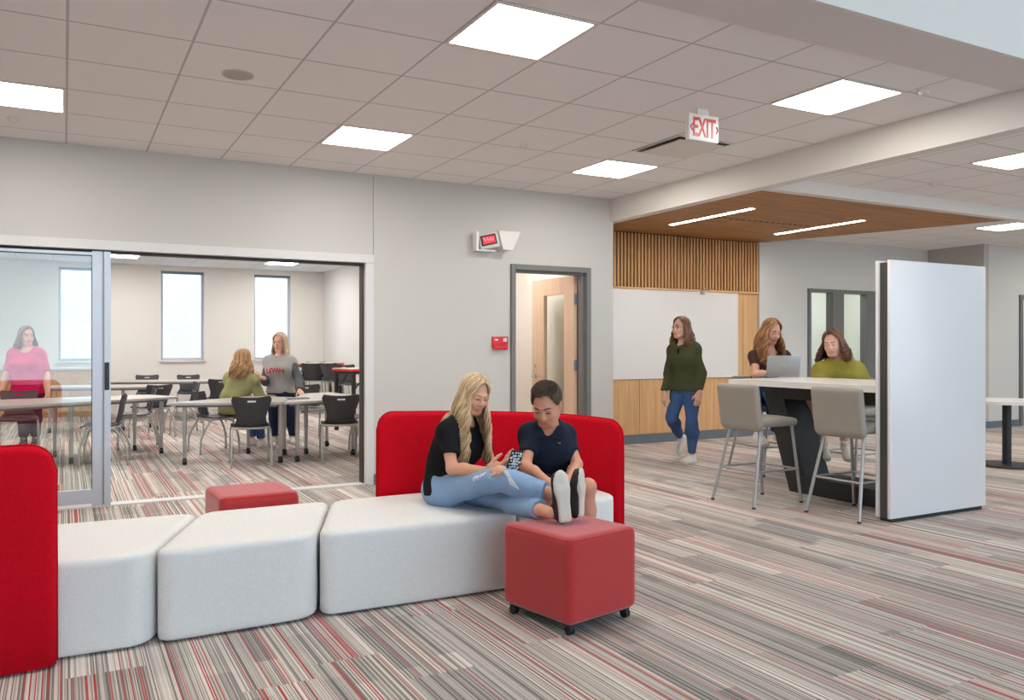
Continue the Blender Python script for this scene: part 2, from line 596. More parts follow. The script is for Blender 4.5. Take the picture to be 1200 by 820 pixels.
class SDF:
    def __init__(self, lo, hi, h):
        self.lo = np.array(lo, float)
        self.h = h
        self.n = np.maximum(4, np.ceil((np.array(hi, float) - self.lo) / h).astype(int) + 1)
        self.F = np.full(self.n, 0.2, np.float32)

    def blk(self, lo, hi):
        a = np.maximum(0, np.floor((np.array(lo) - self.lo) / self.h).astype(int))
        b = np.minimum(self.n, np.ceil((np.array(hi) - self.lo) / self.h).astype(int) + 1)
        if np.any(b <= a):
            return None
        ax = [(self.lo[i] + self.h * np.arange(a[i], b[i])).astype(np.float32) for i in range(3)]
        sl = tuple(slice(a[i], b[i]) for i in range(3))
        return sl, ax[0][:, None, None], ax[1][None, :, None], ax[2][None, None, :]

    def put(self, sl, d, k, op):
        F = self.F[sl]
        if op == 'add':
            if k > 0:
                hh = np.maximum(k - np.abs(F - d), 0) / k
                self.F[sl] = np.minimum(F, d) - hh * hh * k * 0.25
            else:
                self.F[sl] = np.minimum(F, d)
        else:
            d = -d
            if k > 0:
                hh = np.maximum(k - np.abs(F - d), 0) / k
                self.F[sl] = np.maximum(F, d) + hh * hh * k * 0.25
            else:
                self.F[sl] = np.maximum(F, d)

    def cone(self, a, b, ra, rb, k=0.02, fa=False, fb=False, flat=None, ratio=1.0, op='add'):
        a = np.array(a, float)
        b = np.array(b, float)
        R = max(ra, rb) * max(1, ratio) + k + 3 * self.h
        g = self.blk(np.minimum(a, b) - R, np.maximum(a, b) + R)
        if g is None:
            return self
        sl, X, Y, Z = g
        ab = b - a
        L = np.linalg.norm(ab) + 1e-9
        u = ab / L
        qx, qy, qz = X - a[0], Y - a[1], Z - a[2]
        s = qx * u[0] + qy * u[1] + qz * u[2]
        t = np.clip(s / L, 0, 1)
        vx, vy, vz = qx - t * ab[0], qy - t * ab[1], qz - t * ab[2]
        r = ra + (rb - ra) * t
        if flat is not None:
            f = nrm(flat)
            vf = vx * f[0] + vy * f[1] + vz * f[2]
            c = 1 / ratio - 1
            vx, vy, vz = vx + f[0] * vf * c, vy + f[1] * vf * c, vz + f[2] * vf * c
            d = (np.sqrt(vx * vx + vy * vy + vz * vz) - r) * min(1.0, ratio)
        else:
            d = np.sqrt(vx * vx + vy * vy + vz * vz) - r
        if fa:
            d = np.maximum(d, -s)
        if fb:
            d = np.maximum(d, s - L)
        self.put(sl, d.astype(np.float32), k, op)
        return self

    def ell(self, c, rad, R=None, k=0.02, op='add'):
        c = np.array(c, float)
        rad = np.array(rad, float)
        m = rad.max() + k + 3 * self.h
        g = self.blk(c - m, c + m)
        if g is None:
            return self
        sl, X, Y, Z = g
        qx, qy, qz = X - c[0], Y - c[1], Z - c[2]
        if R is None:
            R = np.eye(3)
        l0 = qx * R[0][0] + qy * R[0][1] + qz * R[0][2]
        l1 = qx * R[1][0] + qy * R[1][1] + qz * R[1][2]
        l2 = qx * R[2][0] + qy * R[2][1] + qz * R[2][2]
        k0 = np.sqrt((l0 / rad[0]) ** 2 + (l1 / rad[1]) ** 2 + (l2 / rad[2]) ** 2)
        k1 = np.sqrt((l0 / rad[0] ** 2) ** 2 + (l1 / rad[1] ** 2) ** 2 + (l2 / rad[2] ** 2) ** 2) + 1e-9
        d = k0 * (k0 - 1) / k1
        self.put(sl, d.astype(np.float32), k, op)
        return self

    def rbox(self, c, half, R=None, r=0.01, k=0.01, op='add'):
        c = np.array(c, float)
        half = np.array(half, float)
        m = np.linalg.norm(half) + k + 3 * self.h
        g = self.blk(c - m, c + m)
        if g is None:
            return self
        sl, X, Y, Z = g
        qx, qy, qz = X - c[0], Y - c[1], Z - c[2]
        if R is None:
            R = np.eye(3)
        l = [np.abs(qx * R[i][0] + qy * R[i][1] + qz * R[i][2]) - (half[i] - r) for i in range(3)]
        out = np.sqrt(sum(np.maximum(v, 0) ** 2 for v in l))
        ins = np.minimum(np.maximum(np.maximum(l[0], l[1]), l[2]), 0)
        self.put(sl, (out + ins - r).astype(np.float32), k, op)
        return self

    def cut(self, p, n, k=0.0):
        """keep the side opposite n"""
        sl, X, Y, Z = self.blk(self.lo - 1, self.lo + self.h * self.n + 1)
        n = nrm(n)
        d = (X - p[0]) * n[0] + (Y - p[1]) * n[1] + (Z - p[2]) * n[2]
        self.put(sl, -np.broadcast_to(d, self.F.shape).astype(np.float32), k, 'sub')

    def at(self, p):
        i = np.clip(((np.array(p) - self.lo) / self.h).round().astype(int), 0, self.n - 1)
        return self.F[tuple(i)]

    def project(self, p, d, dist=.3):
        """walk from p + d * dist back towards p until the surface is met"""
        d = nrm(d)
        t = dist
        while t > -.1 and self.at(p + d * t) > 0:
            t -= .0025
        return p + d * t
        return self

    def wrinkle(self, amp, freq, seed=0):
        g = np.random.default_rng(seed)
        sl, X, Y, Z = self.blk(self.lo - 1, self.lo + self.h * self.n + 1)
        tot = 0
        for _ in range(4):
            d = nrm(g.normal(size=3)) * freq * g.uniform(0.6, 1.5)
            e = nrm(g.normal(size=3)) * freq * 0.5
            ph = g.uniform(0, 6)
            tot = tot + np.sin(X * d[0] + Y * d[1] + Z * d[2] + ph + 1.5 * np.sin(X * e[0] + Y * e[1] + Z * e[2]))
        self.F += (amp * 0.5 * tot).astype(np.float32)
        return self

    def mesh(self):
        F = self.F.copy()
        for ax in range(3):
            s = [slice(None)] * 3
            s[ax] = 0
            F[tuple(s)] = 0.1
            s[ax] = -1
            F[tuple(s)] = 0.1
        ins = F < 0
        c = ins[:-1, :-1, :-1].astype(np.int8)
        tot = np.zeros(c.shape, np.int8)
        for dx in (0, 1):
            for dy in (0, 1):
                for dz in (0, 1):
                    tot += ins[dx:dx + c.shape[0], dy:dy + c.shape[1], dz:dz + c.shape[2]]
        act = np.argwhere((tot > 0) & (tot < 8))
        idx = np.full(c.shape, -1, np.int64)
        idx[act[:, 0], act[:, 1], act[:, 2]] = np.arange(len(act))
        acc = np.zeros((len(act), 3))
        cnt = np.zeros(len(act))
        corners = [(i, j, k) for i in (0, 1) for j in (0, 1) for k in (0, 1)]
        for a in corners:
            for ax in range(3):
                if a[ax] == 1:
                    continue
                b = list(a)
                b[ax] = 1
                fa = F[act[:, 0] + a[0], act[:, 1] + a[1], act[:, 2] + a[2]]
                fb = F[act[:, 0] + b[0], act[:, 1] + b[1], act[:, 2] + b[2]]
                m = (fa < 0) != (fb < 0)
                t = np.where(m, fa / np.where(m, fa - fb, 1), 0)
                p = np.tile(np.array(a, float), (len(act), 1))
                p[:, ax] += t
                acc[m] += p[m]
                cnt[m] += 1
        V = self.lo + (act + acc / cnt[:, None]) * self.h
        faces = []
        for ax in range(3):
            o = [1, 2] if ax == 0 else ([0, 2] if ax == 1 else [0, 1])
            s0 = [slice(None)] * 3
            s1 = [slice(None)] * 3
            s0[ax] = slice(0, -1)
            s1[ax] = slice(1, None)
            ch = ins[tuple(s0)] != ins[tuple(s1)]
            e = np.argwhere(ch)
            ok = (e[:, o[0]] > 0) & (e[:, o[1]] > 0) & (e[:, o[0]] < self.n[o[0]] - 1) & (e[:, o[1]] < self.n[o[1]] - 1)
            e = e[ok]
            q = []
            for d0, d1 in ((-1, -1), (0, -1), (0, 0), (-1, 0)):
                g = e.copy()
                g[:, o[0]] += d0
                g[:, o[1]] += d1
                q.append(idx[g[:, 0], g[:, 1], g[:, 2]])
            q = np.stack(q, 1)
            flip = ins[e[:, 0], e[:, 1], e[:, 2]]
            if ax == 1:
                flip = ~flip
            q[~flip] = q[~flip][:, ::-1]
            faces.append(q)
        Q = np.concatenate(faces)
        Q = Q[(Q >= 0).all(1)]
        # light smoothing
        nb = np.zeros_like(V)
        nc = np.zeros(len(V))
        for a, b in ((0, 1), (1, 2), (2, 3), (3, 0)):
            np.add.at(nb, Q[:, a], V[Q[:, b]])
            np.add.at(nc, Q[:, a], 1)
        V = V * 0.5 + 0.5 * nb / np.maximum(nc, 1)[:, None]
        return V, Q


def sdf_obj(name, F, mat, parent, world=True, loc=None, matfn=None):
    V, Q = F.mesh()
    off = np.array(offset_of(parent)) if parent is not None else np.zeros(3)
    me = bpy.data.meshes.new(name)
    o = bpy.data.objects.new(name, me)
    if loc is not None:
        off = np.array(loc, float)
        o.location = loc
    W = V - off
    me.vertices.add(len(W))
    me.vertices.foreach_set('co', W.astype(np.float32).ravel())
    me.loops.add(len(Q) * 4)
    me.loops.foreach_set('vertex_index', Q.astype(np.int32).ravel())
    me.polygons.add(len(Q))
    me.polygons.foreach_set('loop_start', np.arange(0, len(Q) * 4, 4, dtype=np.int32))
    me.polygons.foreach_set('use_smooth', np.ones(len(Q), bool))
    mats = mat if isinstance(mat, (list, tuple)) else [mat]
    for m in mats:
        me.materials.append(M[m] if isinstance(m, str) else m)
    if matfn is not None:
        cen = V[Q].mean(1)
        me.polygons.foreach_set('material_index', matfn(cen).astype(np.int32))
    me.update(calc_edges=True)
    me.validate()
    COL.objects.link(o)
    if parent is not None:
        o.parent = parent
    return o


# ================================================================== THE SETTING
W0 = 7.38          # main wall plane
CZ = 2.99          # main ceiling
WZ = 2.89          # wood slat ceiling
AY = 8.85          # alcove back wall
struct('floor', MB().bx(-8, 19, -8, 19, -0.1, 0), 'carpet', 'grey striped carpet with red lines')

b = MB()
b.bx(-8, 2.65, W0, W0 + .14, 2.213, CZ)
b.bx(2.655, 4.17, W0, W0 + .14, 0, CZ)
b.bx(4.17, 5.18, W0, W0 + .14, 2.2, CZ)
b.bx(5.18, 5.5, W0, W0 + .14, 0, CZ)
b.bx(-8, -3.2, W0, W0 + .14, 0, 2.213)
struct('wall_back', b, 'wall', 'light grey wall with sliding glass door and wooden door')
struct('trim_1', MB().bx(2.649, 2.656, W0 + .012, W0 + .1, 2.21, CZ), 'gasket', 'thin dark joint in the grey wall')
struct('wall_alcove_side', MB().bx(5.36, 5.5, W0 + .14, AY, 0, CZ), 'wall')
b = MB()
b.bx(5.36, 10.33, AY, AY + .14, 0, 3.1)
b.bx(10.33, 12.6, AY, AY + .14, 2.24, 3.1)
b.bx(10.33, 12.6, AY, AY + .14, 0, .1)
b.bx(12.6, 13.44, AY, AY + .14, 0, 3.1)
struct('wall_alcove_back', b, 'wall', 'pale grey wall of the alcove with a dark framed window')
struct('trim_2', MB().bx(9.23, 9.57, AY - .07, AY, 0.1, WZ + .1), 'wall', 'narrow grey pilaster beside the wood panelling')
b = MB().bx(13.3, 13.44, 7.9, AY, 0, 3.1)
struct('wall_right_return', b, 'wall_dark', 'taupe return wall on the right')
b = MB().bx(13.441, 14.28, 7.9, 8.04, 0, 3.1).bx(14.28, 15.3, 7.9, 8.04, 2.2, 3.1).bx(15.3, 19, 7.9, 8.04, 0, 3.1)
struct('wall_right_far', b, 'wall')
struct('wall_right', MB().bx(18.9, 19, -8, 8, 0, 6), 'wall')
struct('wall_left_blocker', MB().bx(-2.7, -2.6, -8, W0 - .02, 0, 6), 'wall_dark')  # unseen wall, set close by to cut the light from the left
b = MB().bx(2.72, 4.17, W0 - .012, W0, 0, .1).bx(5.18, 5.5, W0 - .012, W0, 0, .1).bx(2.655, 2.725, W0 - .014, W0 + .1, 0, .1)
struct('baseboard_back', b, 'base')
b = MB().bx(9.23, 10.28, AY - .085, AY - .07, 0, .1).bx(12.65, 13.3, AY - .012, AY, 0, .1)
struct('baseboard_alcove', b, 'base')
b = MB().bx(13.288, 13.3, 7.9, AY, 0, .11).bx(13.288, 14.25, 7.888, 7.9, 0, .11)
struct('baseboard_right', b, 'base')

# ceilings
struct('ceiling', MB().bx(-8, 5.47, 3.06, W0, CZ, CZ + .1), 'tile_main', 'taupe grey tile ceiling over the lounge')
struct('ceiling_right', MB().bx(5.6, 19, 3.06, AY, CZ + .01, CZ + .1), 'tile_main', 'tile ceiling beyond the white beam')
struct('ceiling_soffit', MB().bx(-8, 19, 2.70, 3.07, CZ - .012, CZ + .1), 'soffit', 'flat grey soffit at the ceiling edge')
struct('wall_bulkhead', MB().bx(-8, 19, 2.68, 2.8, CZ - .011, 6), 'white_paint', 'high white bulkhead wall above the soffit')
struct('ceiling_atrium', MB().bx(-8, 19, -8, 2.7, 6, 6.1), 'white_paint')  # unseen roof, added to cut daylight falling on the floor from above
struct('trim_3', MB().bx(5.46, 5.58, 2.70, W0 + .1, 2.735, CZ + .05), 'white_paint', 'long white ceiling beam')
struct('trim_4', MB().bx(5.58, 10.45, 5.7, 5.8, WZ - .02, CZ + .05), 'white_paint', 'white fascia in front of the wood slat ceiling')

# wood slat ceiling: boards along X with fine dark gaps, right end cut on the skew
b = MB()
nb = 34
for i in range(nb):
    y0 = 5.8 + (AY - 5.8) * i / nb
    y1 = 5.8 + (AY - 5.8) * (i + 1) / nb - .008
    xe0 = 10.4 - (y0 - 5.8) / (AY - 5.8) * 1.13
    xe1 = 10.4 - (y1 - 5.8) / (AY - 5.8) * 1.13
    b.prism([(5.5, y0), (xe0, y0), (xe1, y1), (5.5, y1)], WZ, WZ + .02)
b.add([(5.5, 5.8, WZ + .021), (10.4, 5.8, WZ + .021), (9.27, AY, WZ + .021), (5.5, AY, WZ + .021)], [(0, 1, 2, 3)], 1)
# small row of perforations (grille) across the boards
for k in range(16):
    b.bx(7.0 + k * .1, 7.05 + k * .1, 7.3, 7.34, WZ - .002, WZ + .001, mi=1)
struct('ceiling_slats', b, ['slat_ceiling', 'slat_dark'], 'brown wooden board ceiling over the alcove')

# alcove back wall finishes
b = MB()
b.bx(5.5, 9.23, AY - .02, AY, 2.14, WZ, mi=1)
for i in range(64):
    x = 5.52 + i * .0582
    b.bx(x, x + .033, AY - .055, AY - .02, 2.15, WZ - .012)
struct('trim_5', b, ['slat', 'slat_dark'], 'vertical wooden slat band above the whiteboard')
struct('trim_6', MB().bx(5.5, 9.23, AY - .06, AY, 2.115, 2.145), 'oak', 'thin wooden ledge under the slat band')
b = MB()
xs = [5.5, 6.05, 7.02, 7.98, 8.94, 9.23]
for i in range(5):
    b.bx(xs[i] + .004, xs[i + 1] - .004, AY - .03, AY, .13, 2.112)
struct('trim_7', b, 'oak', 'oak wall panelling around the whiteboard')
struct('baseboard_panelling', MB().bx(5.5, 9.23, AY - .028, AY, 0, .128), 'base')

# classroom shell
CY = 17.6
b = MB()
ox = [(-.1, .52), (1.76, 2.60), (3.63, 4.42)]
zs0, zs1 = 1.05, 2.88
prev = -4.0
for x0, x1 in ox:
    b.bx(prev, x0, CY, CY + .25, 0, 3.1)
    b.bx(x0, x1, CY, CY + .25, 0, zs0)
    b.bx(x0, x1, CY, CY + .25, zs1, 3.1)
    prev = x1
b.bx(prev, 5.3, CY, CY + .25, 0, 3.1)
struct('wall_classroom_back', b, 'wall_class', 'cream classroom wall with three tall windows')
struct('wall_classroom_right', MB().bx(5.15, 5.3, 9.7, CY, 0, 3.1), 'wall_class')
struct('wall_classroom_left', MB().bx(-4.1, -4, W0 + .14, CY, 0, 3.1), 'wall_class')
struct('wall_classroom_front', MB().bx(2.66, 3.5, W0 + .141, W0 + .16, 0, 3.1), 'wall_class')
struct('ceiling_classroom', MB().bx(-4, 5.3, W0 + .14, CY, CZ, CZ + .1), 'tile_class', 'white tile ceiling of the classroom')
for i, (x0, x1) in enumerate(ox):
    t = MB()
    fy0, fy1 = CY + .10, CY + .16
    for bx in ((x0, x0 + .045, zs0, zs1), (x1 - .045, x1, zs0, zs1), (x0 + .045, x1 - .045, zs0, zs0 + .05), (x0 + .045, x1 - .045, zs1 - .05, zs1)):
        t.bx(bx[0], bx[1], fy0, fy1, bx[2], bx[3])
    wroot = struct('window_%d' % (i + 1), t, 'alu_grey', 'tall classroom window')
    obj('pane', MB().bx(x0 + .045, x1 - .045, CY + .125, CY + .131, zs0 + .05, zs1 - .05), 'glass_pane', wroot)
    obj('sill', MB().bx(x0 - .04, x1 + .04, CY - .05, CY + .1, zs0 - .035, zs0), 'white_paint', wroot)
    obj('shade_box', MB().bx(x0 + .01, x1 - .01, CY + .02, CY + .09, zs1 - .045, zs1), 'frame_grey', wroot)
struct('wall_neighbour', MB().bx(-10, 14, 20.6, 20.8, -1, 7), 'brick', 'pale brick wall outside the classroom windows')

# small room behind the wooden door
b = MB().bx(3.5, 3.6, W0 + .14, 9.6, 0, 3.0).bx(3.5, 5.36, 9.6, 9.7, 0, 3.0)
struct('wall_office', b, 'wall_small', 'warm white wall of the small room')
struct('ceiling_office', MB().bx(3.5, 5.4, W0 + .14, 9.7, 2.8, 2.9), 'tile_class')
struct('wall_office_right', MB().bx(5.345, 5.359, W0 + .14, 9.6, 0, 3), 'wall_small')

# room behind the dark framed window, room behind the far door
M['wall_side'] = plain('pale_green_grey_wall_paint', lin(206, 208, 202), 0.7, var=0.01)
b = MB().bx(9.8, 13.6, 10.8, 10.9, 0, 3.1).bx(9.7, 9.8, AY + .14, 10.9, 0, 3.1).bx(13.5, 13.6, AY + .14, 10.9, 0, 3.1)
struct('wall_side_room', b, 'wall_side', 'white wall of the room behind the dark framed window')
struct('ceiling_side_room', MB().bx(9.7, 13.6, AY + .14, 10.9, 2.8, 2.9), 'tile_class')
struct('wall_far_room', MB().bx(14, 19, 9.6, 9.7, 0, 3.1), 'wall_class')

# sliding glass door to the classroom
y0 = W0 - .015
b = MB()
b.bx(-3.2, 2.655, y0, W0 + .16, 2.135, 2.213)
b.bx(2.575, 2.655, y0 + .01, W0 + .16, 0, 2.135)
b.bx(2.565, 2.577, W0 + .05, W0 + .16, 0, 2.135, mi=1)
b.bx(-3.2, 2.575, W0 + .06, W0 + .16, 2.115, 2.136, mi=1)
b.bx(-3.2, 2.6, y0 + .01, W0 + .13, 0, .012, mi=0)
struct('trim_8', b, ['alu', 'gasket'], 'white metal frame and floor track of the sliding glass wall')
b = MB()
for a in ((.205, .284, .0, 2.12), (.290, .345, .0, 2.12), (.28, .295, .01, 2.11), (-1.02, .205, .02, .15), (-1.02, .205, 2.07, 2.11), (-1.1, -1.02, .02, 2.11)):
    b.bx(a[0], a[1], W0 - .0, W0 + .045, a[2] + .014, a[3])
d1 = struct('door_1', b, 'alu_grey', 'sliding glass door panel in a silver frame')
obj('pane', MB().bx(-1.02, .205, W0 + .018, W0 + .026, .15, 2.085), 'glass', d1)
obj('lock_strip', MB().bx(.298, .334, W0 - .008, W0, .97, 1.20, .004), 'black', d1)
obj('gasket', MB().bx(.201, .206, W0 - .002, W0 + .03, .15, 2.085).bx(-1.02, .205, W0 - .002, W0 + .03, 2.08, 2.086), 'gasket', d1)
b = MB()
for a in ((-2.45, -2.37, 0, 2.135), (-2.37, -1.18, .02, .15), (-2.37, -1.18, 2.085, 2.11), (-1.18, -1.1, 0, 2.135)):
    b.bx(a[0], a[1], W0 + .06, W0 + .105, a[2] + .014, a[3])
d2 = struct('door_2', b, 'alu_grey', 'second sliding glass door panel')
obj('pane', MB().bx(-2.37, -1.18, W0 + .08, W0 + .088, .15, 2.085), 'glass', d2)

# wooden door
b = MB()
for a in ((4.17, 4.222, 0, 2.2), (5.125, 5.18, 0, 2.2), (4.222, 5.125, 2.142, 2.2)):
    b.bx(a[0], a[1], W0 - .03, W0 + .17, a[2], a[3], .004)
b.bx(5.085, 5.125, W0 + .03, W0 + .09, 0, 2.142)
b.bx(4.222, 4.25, W0 + .05, W0 + .09, 0, 2.142)
b.bx(4.25, 5.085, W0 + .03, W0 + .09, 2.115, 2.142)
struct('trim_10', b, 'frame_grey', 'grey steel door frame')
# leaf, opened about 88 degrees, lying along +Y from the hinge at X=5.10
lx0, lx1, ly0, ly1 = 5.055, 5.10, W0 + .13, W0 + 1.03
b = MB()
b.bx(lx0, lx1, ly0, ly0 + .2, .01, 2.125)
b.bx(lx0, lx1, ly1 - .27, ly1, .01, 2.125)
b.bx(lx0, lx1, ly0 + .2, ly1 - .27, 1.93, 2.125)
b.bx(lx0, lx1, ly0 + .2, ly1 - .27, .01, .25)
d3 = struct('door_3', b, 'door_wood', 'pale wooden door standing open with a tall glass pane')
obj('pane', MB().bx(lx0 + .018, lx0 + .026, ly0 + .2, ly1 - .27, .25, 1.93), 'glass', d3)
b = MB()
yh = ly1 - .07
b.cyl((lx0, yh, .98), (lx0 - .05, yh, .98), .012).tube([(lx0 - .05, yh, .98), (lx0 - .052, yh - .05, .98), (lx0 - .048, yh - .12, .978)], .009)
b.cyl((lx0, yh, .98), (lx0 - .008, yh, .98), .028)
obj('lever_handle', b, 'chrome', d3, auto=40)
obj('lock_cylinder', MB().cyl((lx0, yh, 1.1), (lx0 - .012, yh, 1.1), .018), 'chrome', d3, auto=40)
for z in (.3, 1.12, 1.86):
    obj('hinge', MB().bx(lx1 - .045, lx1 + .015, ly0 - .012, ly0 + .002, z - .06, z + .06).cyl((lx1 + .01, ly0 - .012, z - .06), (lx1 + .01, ly0 - .012, z + .06), .009), 'brass_hinge', d3)

# dark framed interior window in the alcove wall
b = MB()
x0, x1 = 10.33, 12.6
for a in ((x0, x0 + .055, .1, 2.24), (x1 - .055, x1, .1, 2.24), (x0 + .055, x1 - .055, 2.185, 2.24), (x0 + .055, x1 - .055, .1, .2), (10.87, 11.13, .2, 2.185), (11.68, 11.93, .2, 2.185)):
    b.bx(a[0], a[1], AY - .03, AY + .1, a[2], a[3])
w4 = struct('window_4', b, 'frame_dark', 'dark framed interior window behind the high table')
for p0, p1 in ((10.385, 10.87), (11.13, 11.68), (11.93, 12.545)):
    obj('pane', MB().bx(p0, p1, AY + .03, AY + .036, .2, 2.185), 'glass', w4)

# far right door frame
b = MB()
for a in ((14.28, 14.36, 0, 2.2), (15.22, 15.3, 0, 2.2), (14.36, 15.22, 2.13, 2.2)):
    b.bx(a[0], a[1], 7.87, 8.06, a[2], a[3])
struct('trim_11', b, 'frame_dark', 'dark steel door frame at the far right')


# ================================================================== CEILING FITTINGS
def ceiling_light(x0, y0, z, mat, label, group='square ceiling light panels', s=.6085):
    t = thing('ceiling_light', label, 'ceiling light', (x0 + s / 2, y0 + s / 2, z), 0, group)
    e = .02
    h = s / 2 - .004
    b = MB()
    for q in ((-h, h, -h, -h + e), (-h, h, h - e, h), (-h, -h + e, -h + e, h - e), (h - e, h, -h + e, h - e)):
        b.bx(q[0], q[1], q[2], q[3], -.006, .01)
    obj('frame', b, 'white_paint', t)
    obj('diffuser', MB().bx(-h + e, h - e, -h + e, h - e, -.003, .004), mat, t)
    return t


GX = lambda i: .015 + .6085 * i
GY = lambda j: 3.392 + .6085 * j
lm = {(3, 0): 'large bright square ceiling light nearest the camera, top centre of the photo',
      (3, 4): 'square ceiling light above the joint in the grey wall',
      (-1, 4): 'square ceiling light at the far left edge of the photo',
      (7, 4): 'square ceiling light nearest the corner where wall and white beam meet',
      (7, 0): 'square ceiling light right of the hanging exit sign'}
for i in (-1, 3, 7):
    for j in (0, 4):
        ceiling_light(GX(i), GY(j), CZ, 'light', lm.get((i, j), 'square ceiling light in the lounge ceiling outside the left of the photo'))
ceiling_light(7.32, 3.88, CZ + .01, 'light', 'square ceiling light right of the white beam at the right edge')
ceiling_light(11.4, 6.31, CZ + .01, 'light', 'small distant ceiling light past the wood slat ceiling')
for x, y in ((9.76, 3.88), (12.2, 3.88), (14.6, 6.31), (14.6, 3.88)):  # unseen extra lamps on the same spacing, added for lighting
    ceiling_light(x, y, CZ + .01, 'light', 'unseen square ceiling light added for more light under the right ceiling')
for x, y in ((.63, 15.8), (3.55, 15.75)):
    ceiling_light(x, y, CZ, 'light_class', 'classroom ceiling light above the sliding door opening' if x < 1 else 'classroom ceiling light near the right classroom window')
for x in (-2.3, .63, 3.55):  # rest of the lamp grid, unseen, added to light the classroom
    for y in (8.6, 11.0, 13.4):
        if not (x > 3 and y < 10):
            ceiling_light(x, y, CZ, 'light_class', 'unseen ceiling light added for the classroom, behind the wall above the sliding door')
M['fill_office'] = emit('office_fill_diffuser', (1.0, 0.98, 0.96, 1), 17.0)  # glow of the added lamp that brightens the small room
ceiling_light(4.2, 8.2, 2.8, 'fill_office', 'unseen light added to brighten the small room behind the wooden door')
for lx in (10.5, 12.2):  # unseen lamps added so the room behind the panes looks bright
    ceiling_light(lx, 9.5, 2.8, 'light_class', 'unseen light added to brighten the room behind the dark framed window')
for x, lb in ((6.9, 'left of the two linear lights in the wooden ceiling'), (8.76, 'right of the two linear lights in the wooden ceiling')):
    t = thing('linear_light', lb, 'linear light', (x, 7.35, WZ), 0, 'linear lights in the wood ceiling')
    obj('housing', MB().bx(-.045, .045, -.7, -.69, -.006, .01).bx(-.045, .045, .69, .7, -.006, .01).bx(-.045, -.037, -.69, .69, -.006, .01).bx(.037, .045, -.69, .69, -.006, .01), 'white_paint', t)
    obj('diffuser', MB().bx(-.037, .037, -.69, .69, -.004, .004), 'light_lin', t)

# diffuser vent behind the exit sign
t = thing('air_vent', 'square ceiling air vent with dark slots behind the exit sign', 'vent', (GX(7) + .304, GY(2) + .304 + .28, CZ))
b = MB()
h = .295
obj('backing', MB().bx(-h, h, -h, h, -.003, .004), 'gasket', t)
b.bx(-h, h, -h, -h + .02, -.006, .0).bx(-h, h, h - .02, h, -.006, 0).bx(-h, -h + .02, -h + .02, h - .02, -.006, 0).bx(h - .02, h, -h + .02, h - .02, -.006, 0)
obj('frame', b, 'white_paint', t)
obj('plaque', MB().bx(-.236, .236, -.236, .236, -.022, -.010, .004), 'white_paint', t)

# ceiling speaker
t = thing('ceiling_speaker', 'round grey ceiling speaker in a tile at upper left', 'speaker', (.957 * .986, 5.12 * .986, CZ))
obj('grille', MB().cyl((0, 0, -.006), (0, 0, .003), .085, 32), plain('speaker_grille', lin(176, 171, 166), .8), t, auto=40)
obj('rim', MB().cyl((0, 0, -.004), (0, 0, .002), .097, 32), plain('speaker_rim', lin(200, 194, 189), .7), t, auto=40)


def detector(x, y, z, label, r=.05):
    t = thing('smoke_detector', label, 'detector', (x, y, z))
    obj('base', MB().cyl((0, 0, -.012), (0, 0, .003), r, 24), 'white_paint', t, auto=40)
    obj('cap', MB().cyl((0, 0, -.03), (0, 0, -.012), r * .55, 24, 0, r * .8), 'white_paint', t, auto=40)


detector(3.355, 5.72, CZ, 'small white sprinkler cap in the ceiling left of the exit sign', .03)
detector(4.95, 3.32, CZ, 'small round detector at the soffit edge, upper right', .045)
detector(7.9, 5.2, CZ + .01, 'small round cap in the ceiling right of the white beam', .045)
detector(-.33, 6.75, CZ, 'small round cap beside the far left ceiling light', .04)

# exit sign
ex = (3.97, 4.3, 2.85)
t = thing('exit_sign', 'white exit sign with red letters hanging from the ceiling', 'exit sign', ex)
obj('housing', MB().bx(-.138, .138, -.022, .022, -.09, .1, .012), 'sign_white', t, auto=40)
obj('stem', MB().bx(-.05, .05, -.012, .012, .10, CZ - ex[2]), 'sign_white', t)
vs, fs = text_mesh('EXIT', .185, .0015, .003, .55)
obj('lettering', MB().add(place(vs, (-.002, -.0235, -.002), (1, 0, 0), (0, 0, 1), (0, -1, 0)), fs), 'sign_red', t)
for s in (-1, 1):
    b = MB()
    b.tube([(s * .108, -.0235, .024), (s * .125, -.0235, 0), (s * .108, -.0235, -.024)], .0045, 6)
    obj('chevron', b, 'sign_red', t)

# wall clock / display box with white cone, red alarm plate
t = thing('wall_display', 'white wall bracket with a tilted red display and white horn shade', 'wall display', (3.78, W0, 2.4))
obj('bracket', MB().bx(-.06, -.03, -.1, 0, -.09, .1, .006).bx(-.06, .16, -.1, -.02, -.095, -.08, .004), 'sign_white', t)
R = Matrix.Rotation(math.radians(-24), 4, 'Z') @ Matrix.Rotation(math.radians(-12), 4, 'Y')
b = MB().box((.09, -.08, .01), (.2, .09, .15), R, .008)
body = obj('case', b, 'sign_white', t, auto=40)
obj('bezel', MB().box((.066, -.127, .018), (.16, .012, .105), R, .004), 'black', t)
obj('screen', MB().box((.0655, -.1335, .018), (.128, .003, .075), R), 'display', t)
m3 = np.array(R.to_3x3())
g_ = np.random.default_rng(4)
dg = MB()
for q in range(7):      # illegible pale marks on the red screen
    cx_, cz_ = -.046 + .0153 * q, g_.uniform(-.008, .012)
    c_ = np.array([.0655, -.1335, .018]) + m3 @ np.array([cx_, -.0022, cz_])
    dg.tube([c_ + m3 @ np.array([g_.normal() * .003, 0, v_]) for v_ in (-.016, -.006, .005, .014)], .0028, 6)
obj('pale_marks', dg, 'sign_white', t)
b = MB()
b.rings([[(.19, -.12, .12), (.19, -.0, .12), (.24, -.0, -.07), (.24, -.12, -.07)], [(.40, -.2, .11), (.40, -.0, .11), (.33, -.0, -.075), (.33, -.16, -.075)]])
obj('shade', b, 'sign_white', t)
